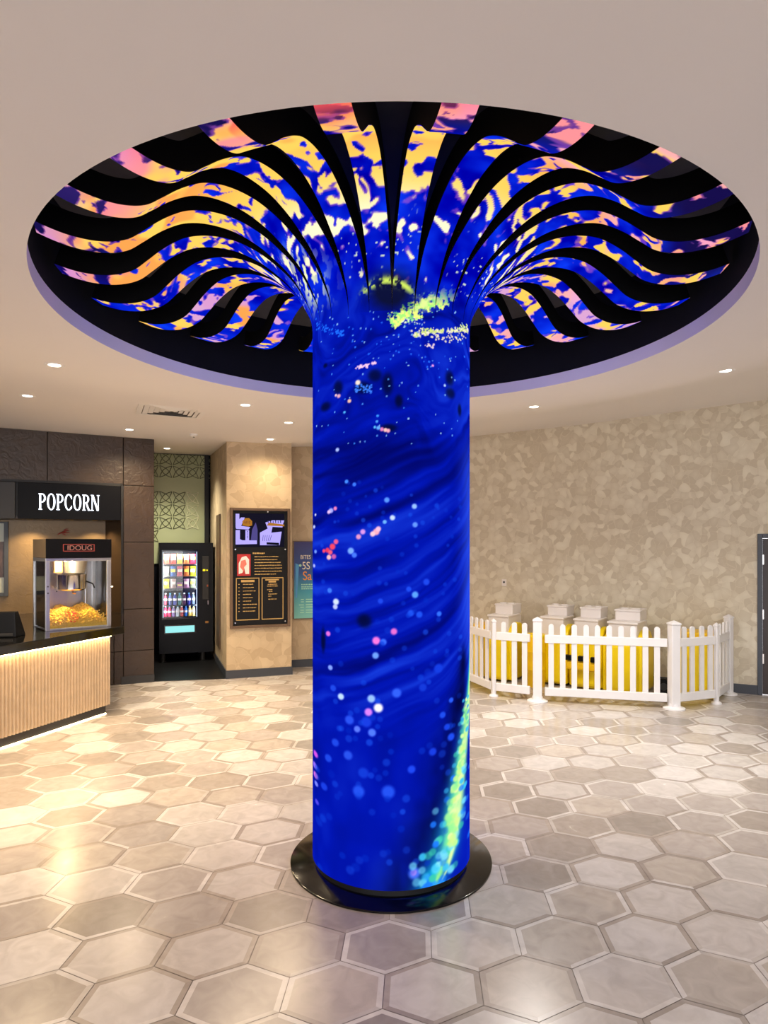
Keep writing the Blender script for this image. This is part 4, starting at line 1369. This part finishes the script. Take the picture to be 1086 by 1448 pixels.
MB().slab([(0.095 + 0.02 * math.cos(i * PI / 6), pz0 + PH_ * 0.69 + 0.02 * math.sin(i * PI / 6)) for i in range(12)], -0.0225, -0.02).build('dot', mint, po_)
text_obj('text_line', 'Sa', 0.19, (0.13, -0.0215, pz0 + PH_ * 0.50), oran, po_, 0.85, 0.0015)
tr = random.Random(4)
for v in (0.44, 0.41, 0.385):
    x = 0.11
    mb = MB()
    while x < 0.32:
        w_ = tr.uniform(0.012, 0.03)
        mb.box(x, x + w_, -0.0225, -0.02, pz0 + PH_ * v - 0.008, pz0 + PH_ * v + 0.009); x += w_ + 0.008
    mb.build('text_line', mint, po_)
for v in (0.24, 0.21, 0.17, 0.14, 0.10, 0.07):
    MB().box(0.07 + tr.uniform(0, .04), 0.15, -0.0225, -0.02, pz0 + PH_ * v, pz0 + PH_ * v + 0.012).build('text_line', mint, po_)
    MB().box(0.18, 0.30, -0.0225, -0.02, pz0 + PH_ * v, pz0 + PH_ * v + 0.014).build('text_line', mint, po_)
MB().slab([(0.02, pz0 + PH_ * 0.27), (0.045, pz0 + PH_ * 0.27), (0.075, pz0 + PH_ * 0.70), (0.02, pz0 + PH_ * 0.72)], -0.0222, -0.02).build('blue_shape', mat('pale blue print', (86, 160, 214), 0.5), po_)

# ------------------------------------------------------------------ picket fence
def picket_pts(n_=6):
    return [(math.cos(PI * i / n_), math.sin(PI * i / n_)) for i in range(n_ + 1)]


def fence_panel(a, b_, ts, label, pw_=0.062, h_=0.925, inset=(0.05, 0.05)):
    a, b_ = Vector((*a, 0)), Vector((*b_, 0))
    d = b_ - a
    L_ = d.length
    root = empty('picket_fence', a, math.atan2(d.y, d.x))
    tag(root, label, 'fence', 'picket fence panels')
    x0, x1 = inset[0], L_ - inset[1]
    MB().box(x0, x1, -0.026, 0.014, 0.70, 0.795).build('top_rail', M['white_vinyl'], root, bevel=0.006)
    MB().box(x0, x1, -0.026, 0.014, 0.075, 0.17).build('bottom_rail', M['white_vinyl'], root, bevel=0.006)
    for t in ts:
        x = t * L_
        r = pw_ / 2
        pts = [(x - r, 0.08), (x + r, 0.08)] + [(x + r * c, h_ - r + r * s_) for c, s_ in picket_pts(8)]
        MB().slab(pts, -0.014, 0.010).build('picket', M['white_vinyl'], root, bevel=0.003)
    return root


def fence_post(x, y, label, w_=0.105, h_=0.975, rz=0.2):
    root = empty('fence_post', (x, y, 0), rz)
    tag(root, label, 'fence post', 'white fence posts')
    r = w_ / 2
    MB().box(-r, r, -r, r, 0.0, h_ - 0.03).build('shaft', M['white_vinyl'], root, bevel=0.008)
    MB().add([(-r * 1.12, -r * 1.12, h_ - 0.03), (r * 1.12, -r * 1.12, h_ - 0.03), (r * 1.12, r * 1.12, h_ - 0.03), (-r * 1.12, r * 1.12, h_ - 0.03),
              (-r * 1.12, -r * 1.12, h_ - 0.012), (r * 1.12, -r * 1.12, h_ - 0.012), (r * 1.12, r * 1.12, h_ - 0.012), (-r * 1.12, r * 1.12, h_ - 0.012), (0, 0, h_ + 0.02)],
             [(3, 2, 1, 0), (0, 1, 5, 4), (1, 2, 6, 5), (2, 3, 7, 6), (3, 0, 4, 7), (4, 5, 8), (5, 6, 8), (6, 7, 8), (7, 4, 8)]).build('cap', M['white_vinyl'], root, bevel=0.004)
    MB().lathe([(r * 2.3, 0.0), (r * 2.3, 0.012), (r * 1.9, 0.022), (r * 1.25, 0.03), (r * 1.15, 0.06)], 28).build('base_flange', M['white_vinyl'], root, sm=True)
    return root


def gp(px, py):
    y = EYE * F / (py - HY)
    return (px - HX) / F * y, y


P0, P1, P2, P3, P4, P5 = (1.05, 8.75), gp(698, 984.5), gp(760, 991.5), gp(953, 1002), gp(1013, 995), (4.30, 8.03)


def fr(a, b_, pxs):
    out = []
    for px in pxs:
        k = (px - HX) / F
        out.append((k * a[1] - a[0]) / ((b_[0] - a[0]) - k * (b_[1] - a[1])))
    return out


fence_panel(P0, P1, [0.03, 0.17] + fr(P0, P1, (667, 674, 681, 689)), 'white picket fence panel running back behind the glowing column', inset=(0.075, 0.04))
fence_panel(P1, P2, fr(P1, P2, (712.5, 727.5, 742)), 'short white picket fence panel with three pickets, left of the centre panel', inset=(0.035, 0.09))
fence_panel(P2, P3, fr(P2, P3, (779.3, 795.7, 812, 828.7, 844.7, 861.4, 878, 895, 912.6, 929)), 'wide white picket fence panel in the centre with ten pickets', inset=(0.085, 0.075))
fence_panel(P3, P4, fr(P3, P4, (967, 978.5, 992, 1004)), 'white picket fence panel right of the tallest front post', inset=(0.075, 0.035))
fence_panel(P4, P5, fr(P4, P5, (1018, 1023, 1027.5)), 'narrow white picket fence panel turning back to the right wall', inset=(0.04, 0.065))
fence_post(*P1, 'slim white fence post at the left corner of the enclosure', 0.05, 0.94)
fence_post(*P2, 'white fence post with flared foot between short and centre panels', 0.105, 0.985, math.atan2(P3[1] - P2[1], P3[0] - P2[0]))
fence_post(*P3, 'white fence post with flared foot nearest the camera, right of the centre panel', 0.105, 0.985, 0.12)
fence_post(*P4, 'slim white fence post at the right corner of the enclosure', 0.05, 0.935, 0.5)
fence_post(*P5, 'white fence post at the wall end of the enclosure', 0.085, 0.98, 0.6)
fence_post(*P0, 'white fence post at the back left end, beside the glowing column', 0.07, 0.96, 0.2)


# ------------------------------------------------------------------ yellow ride-ons with white stepped towers
def rbox(mb, x0, x1, y0, y1, z0, z1):
    return mb.box(x0, x1, y0, y1, z0, z1)


def side_fin(x0, x1, h_, dpt):
    """rounded-top upright plate, profile in y-z, thickness along x"""
    pts = [(0.0, 0.03), (dpt, 0.03), (dpt, h_ * 0.6)]
    for i in range(9):
        a = PI / 2 * i / 8
        pts.append((dpt * 0.45 + dpt * 0.55 * math.cos(a) ** 0.8, h_ * 0.6 + h_ * 0.4 * math.sin(a)))
    for i in range(1, 9):
        a = PI / 2 * i / 8
        pts.append((dpt * 0.45 - dpt * 0.45 * math.sin(a), h_ * 0.75 + h_ * 0.25 * math.cos(a)))
    vs = [(x0, y, z) for y, z in pts] + [(x1, y, z) for y, z in pts]
    n_ = len(pts)
    fs = [tuple(range(n_ - 1, -1, -1)), tuple(range(n_, 2 * n_))] + [(i, (i + 1) % n_, n_ + (i + 1) % n_, n_ + i) for i in range(n_)]
    return MB().add(vs, fs)


def make_ride():
    root = empty('ride_on_toy', (0, 0, 0))
    root['category'] = 'ride-on toy'
    root['group'] = 'yellow ride-on toys behind the picket fence'
    MB().box(-0.18, 0.18, -0.30, 0.28, 0.02, 0.66).build('hull', M['yellow'], root, bevel=0.07, seg=4)
    side_fin(0.14, 0.214, 0.80, 0.5).build('side_fin', M['yellow'], root, bevel=0.025, seg=3).location = (0, -0.24, 0)
    side_fin(-0.214, -0.14, 0.76, 0.5).build('side_fin', M['yellow'], root, bevel=0.025, seg=3).location = (0, -0.24, 0)
    lo = MB().box(-0.155, 0.155, -0.22, 0.22, 0.62, 0.885).build('tower_box', M['white_plastic'], root, bevel=0.012)
    MB().box(-0.165, 0.165, -0.235, 0.16, 0.875, 0.905).build('ledge_lip', M['white_plastic'], lo, bevel=0.008)
    up = MB().box(-0.125, 0.145, -0.06, 0.24, 0.90, 1.03).build('upper_box', M['white_plastic'], root, bevel=0.012)
    MB().box(-0.132, 0.15, -0.07, 0.245, 1.02, 1.042).build('lid', M['white_plastic'], up, bevel=0.006)
    for x in (-0.05, 0.07):
        MB().lathe([(0.05, 1.04), (0.05, 1.05), (0.04, 1.058), (0.001, 1.06)], 20, (x, 0.05)).build('lid_knob', M['white_plastic'], up, sm=True)
    return root


ride = make_ride()
rlab = ['leftmost yellow ride-on toy with white stepped tower, apart from the other three', 'yellow ride-on toy with white stepped tower just right of the fence gap post',
        'yellow ride-on toy with white stepped tower, third from the left behind the centre fence panel', 'rightmost yellow ride-on toy with the broadest white tower near the tall post']
for i, (px, y, sc) in enumerate(((714, 9.0, 0.98), (789, 8.78, 1.0), (836, 8.50, 1.0), (888, 8.21, 1.14))):
    o = ride if i == 0 else copy_tree(ride)
    o.location = ((px - HX) / F * y, y, 0)
    o.rotation_euler = (0, 0, -0.62)
    o.scale = (sc, sc, 1.0)
    o['label'] = rlab[i]
    if i == 2:
        b = MB().box(-0.20, 0.20, -0.40, -0.27, 0.26, 0.38).build('bumper', M['yellow_gold'], o, bevel=0.03, seg=3)
        for x in (-0.17, 0.0, 0.16):
            MB().box(x - 0.04, x + 0.05, -0.42, -0.36, 0.385, 0.45).build('grip_pad', M['black'], b, bevel=0.006)
        MB().tube([(0.02, -0.34, 0.45), (0.05, -0.33, 0.52), (0.02, -0.31, 0.60)], 0.012, 8).build('lever', M['steel'], o, sm=True)
for px, y, wd_, ht, lab in ((985, 7.80, 0.44, 0.80, 'plain yellow bin in the right corner of the picket fence'), (675, 9.10, 0.22, 0.74, 'plain yellow bin at the back left end of the picket fence')):
    bn = empty('play_bin', ((px - HX) / F * y, y, 0), -0.5)
    tag(bn, lab, 'bin')
    MB().box(-wd_ / 2, wd_ / 2, 0.0, 0.36, 0.0, ht - 0.03).build('body', M['yellow'], bn, bevel=0.05, seg=4)
    MB().box(-wd_ / 2 - 0.01, wd_ / 2 + 0.01, -0.01, 0.37, ht - 0.07, ht).build('lid', M['yellow_gold'], bn, bevel=0.02, seg=3)
dr = empty('storage_drum', ((757 - HX) / F * 8.5, 8.5, 0))
dr.scale = (0.70, 0.70, 1)
tag(dr, 'yellow drum standing behind the gap beside the second fence post', 'drum')
MB().lathe([(0.001, 0.0), (0.17, 0.0), (0.18, 0.02), (0.18, 0.22), (0.185, 0.23), (0.18, 0.24), (0.18, 0.45), (0.185, 0.46), (0.18, 0.47), (0.18, 0.66), (0.001, 0.66)], 36).build('shell', M['yellow_gold'], dr, sm=True)
MB().lathe([(0.13, 0.655), (0.188, 0.655), (0.192, 0.675), (0.185, 0.69), (0.15, 0.69), (0.14, 0.67)], 36, caps=False).build('rim', M['yellow'], dr, sm=True)
wh = empty('rubber_wheel', (*gp(938, 985), 0.0), -0.3)
wh.location = ((938 - HX) / F * 8.02, 8.02, 0)
tag(wh, 'black rubber wheel on the floor behind the lower rail, left of the tall post', 'wheel')
o = MB().lathe([(0.05, -0.03), (0.09, -0.032), (0.10, -0.02), (0.10, 0.02), (0.09, 0.032), (0.05, 0.03)], 28).build('tyre', M['black'], wh, sm=True)
o.rotation_euler = (PI / 2, 0, 0); o.location = (0, 0, 0.10)
o = MB().lathe([(0.001, -0.034), (0.045, -0.034), (0.05, -0.02), (0.05, 0.02), (0.045, 0.034), (0.001, 0.034)], 20).build('hub', M['kick'], wh, sm=True)
o.rotation_euler = (PI / 2, 0, 0); o.location = (0, 0, 0.10)

# ------------------------------------------------------------------ ceiling fittings
LAMP = 2.3
WARM, NEUT = (1.0, 0.77, 0.50), (1.0, 0.95, 0.88)


def downlight(x, y, z, label, energy, color, group=None, r=0.043, spot=150):
    e = empty('downlight', (x, y, z - 0.001))
    tag(e, label, 'downlight', group)
    MB().lathe([(r, 0.001), (r, -0.002), (r + 0.022, -0.005), (r + 0.028, -0.001), (r + 0.028, 0.001)], 28, caps=False).build('trim_ring', M['white_trim'], e, sm=True)
    MB().lathe([(0.001, -0.001), (r, -0.001), (r, 0.001), (0.001, 0.001)], 28).build('lens', M['white_lamp'], e)
    l = bpy.data.lights.new('lamp', 'SPOT')
    l.energy, l.color, l.spot_size, l.spot_blend, l.shadow_soft_size = energy * LAMP, color, math.radians(spot), 1.0, 0.10
    lo = bpy.data.objects.new('lamp', l); COL.objects.link(lo); lo.parent = e; lo.location = (0, 0, -0.015)
    return e


G = 'recessed downlights in the white ceiling'
for px, py, lab, en, c in ((77, 516, 'round ceiling downlight nearest the left edge of the column canopy, largest on the left', 95, WARM), (39, 559.5, 'round ceiling downlight above the blank charcoal panel, near the left edge', 80, WARM),
                           (183, 607.5, 'small ceiling downlight in front of the dark stone wall', 60, WARM), (347, 572.5, 'ceiling downlight close under the white canopy rim, right of the air vent', 90, WARM),
                           (408, 597.5, 'ceiling downlight beside the column, in line with the poster', 70, WARM), (382, 621, 'ceiling downlight just above the menu board pillar', 34, WARM),
                           (1026, 524, 'ceiling downlight near the right edge, the largest on the right', 85, NEUT), (755, 575, 'ceiling downlight above the taupe wall, right of the column', 110, NEUT)):
    x, y, z = ceil_hit(px, py)
    downlight(x, y, z, lab, en * (1.35 if px < 300 else 1), c, G)
# two unseen downlights added at the sides to brighten the room
for x, y in ((4.9, 4.6), (-4.9, 3.9)):
    downlight(x, y, float(ceil_z(x, y)), ('warm' if x < 0 else 'white') + ' added unseen downlight out past the ' + ('counter end' if x < 0 else 'door') + ' of the lobby', 60, NEUT if x > -2 else WARM, G)

# air vent: square diffuser with stepped vanes
x, y, z = ceil_hit(243, 580)
av = empty('air_vent', (x, y, z), math.radians(24))
tag(av, 'square four-way air vent in the ceiling over the counter end', 'air vent')
hv = 0.33
MB().box(-hv, hv, -hv, -hv + .05, -0.008, 0.0).box(-hv, hv, hv - .05, hv, -0.008, 0).box(-hv, -hv + .05, -hv + .05, hv - .05, -0.008, 0).box(hv - .05, hv, -hv + .05, hv - .05, -0.008, 0).build('frame', M['white_trim'], av)
MB().box(-hv + .05, hv - .05, -hv + .05, hv - .05, -0.003, -0.001).build('duct', M['duct'], av)
for k in range(5):
    r0 = 0.27 - 0.052 * k
    r1 = r0 - 0.046
    mb = MB()
    for s_ in range(4):
        c, s2 = math.cos(s_ * PI / 2), math.sin(s_ * PI / 2)
        q = [(-r0, -r0, -0.004), (r0, -r0, -0.004), (r1, -r1, -0.016), (-r1, -r1, -0.016)]
        mb.add([(p[0] * c - p[1] * s2, p[0] * s2 + p[1] * c, p[2]) for p in q], [(0, 1, 2, 3)])
    mb.build('vane', M['white_trim'], av)
x, y, z = ceil_hit(274, 614)
sd = empty('smoke_detector', (x, y, z))
tag(sd, 'tiny white smoke detector on the ceiling before the alcove', 'smoke detector')
MB().lathe([(0.05, 0.0), (0.05, -0.02), (0.03, -0.035), (0.001, -0.036)], 24).build('housing', M['white_trim'], sd, sm=True)
MB().lathe([(0.012, -0.034), (0.012, -0.042), (0.001, -0.043)], 12).build('sensor', M['kick'], sd, sm=True)

# lamp in the alcove ceiling that lights the green window
p = WP @ Vector((-0.75, 1.35, 0))
downlight(p.x, p.y, float(ceil_z(p.x, p.y)), 'downlight in the alcove ceiling before the green glass', 120, (1.0, 0.92, 0.72), None, spot=130)

# ------------------------------------------------------------------ world, camera, view
w = bpy.data.worlds.new('world')
S.world = w
w.use_nodes = True
bg = w.node_tree.nodes['Background']
bg.inputs['Color'].default_value = (0.96, 0.955, 1.0, 1)
bg.inputs['Strength'].default_value = 2.8

cam = bpy.data.cameras.new('camera')
cam.sensor_fit = 'VERTICAL'
cam.sensor_height = 36
cam.lens = F / 1448 * 36
cam.shift_y = (HY - 724) / 1448
cam.clip_start = 0.05
co = bpy.data.objects.new('camera', cam)
co.location = (0, 0, EYE)
co.rotation_euler = (PI / 2, 0, 0)
COL.objects.link(co)
S.camera = co
S.view_settings.view_transform = 'Standard'
S.view_settings.look = 'None'
S.view_settings.exposure = 0.5
S.view_settings.gamma = 1.0
S.view_settings.use_curve_mapping = False
S.cycles.use_denoising = True
S.cycles.max_bounces = 8
S.cycles.sample_clamp_indirect = 6
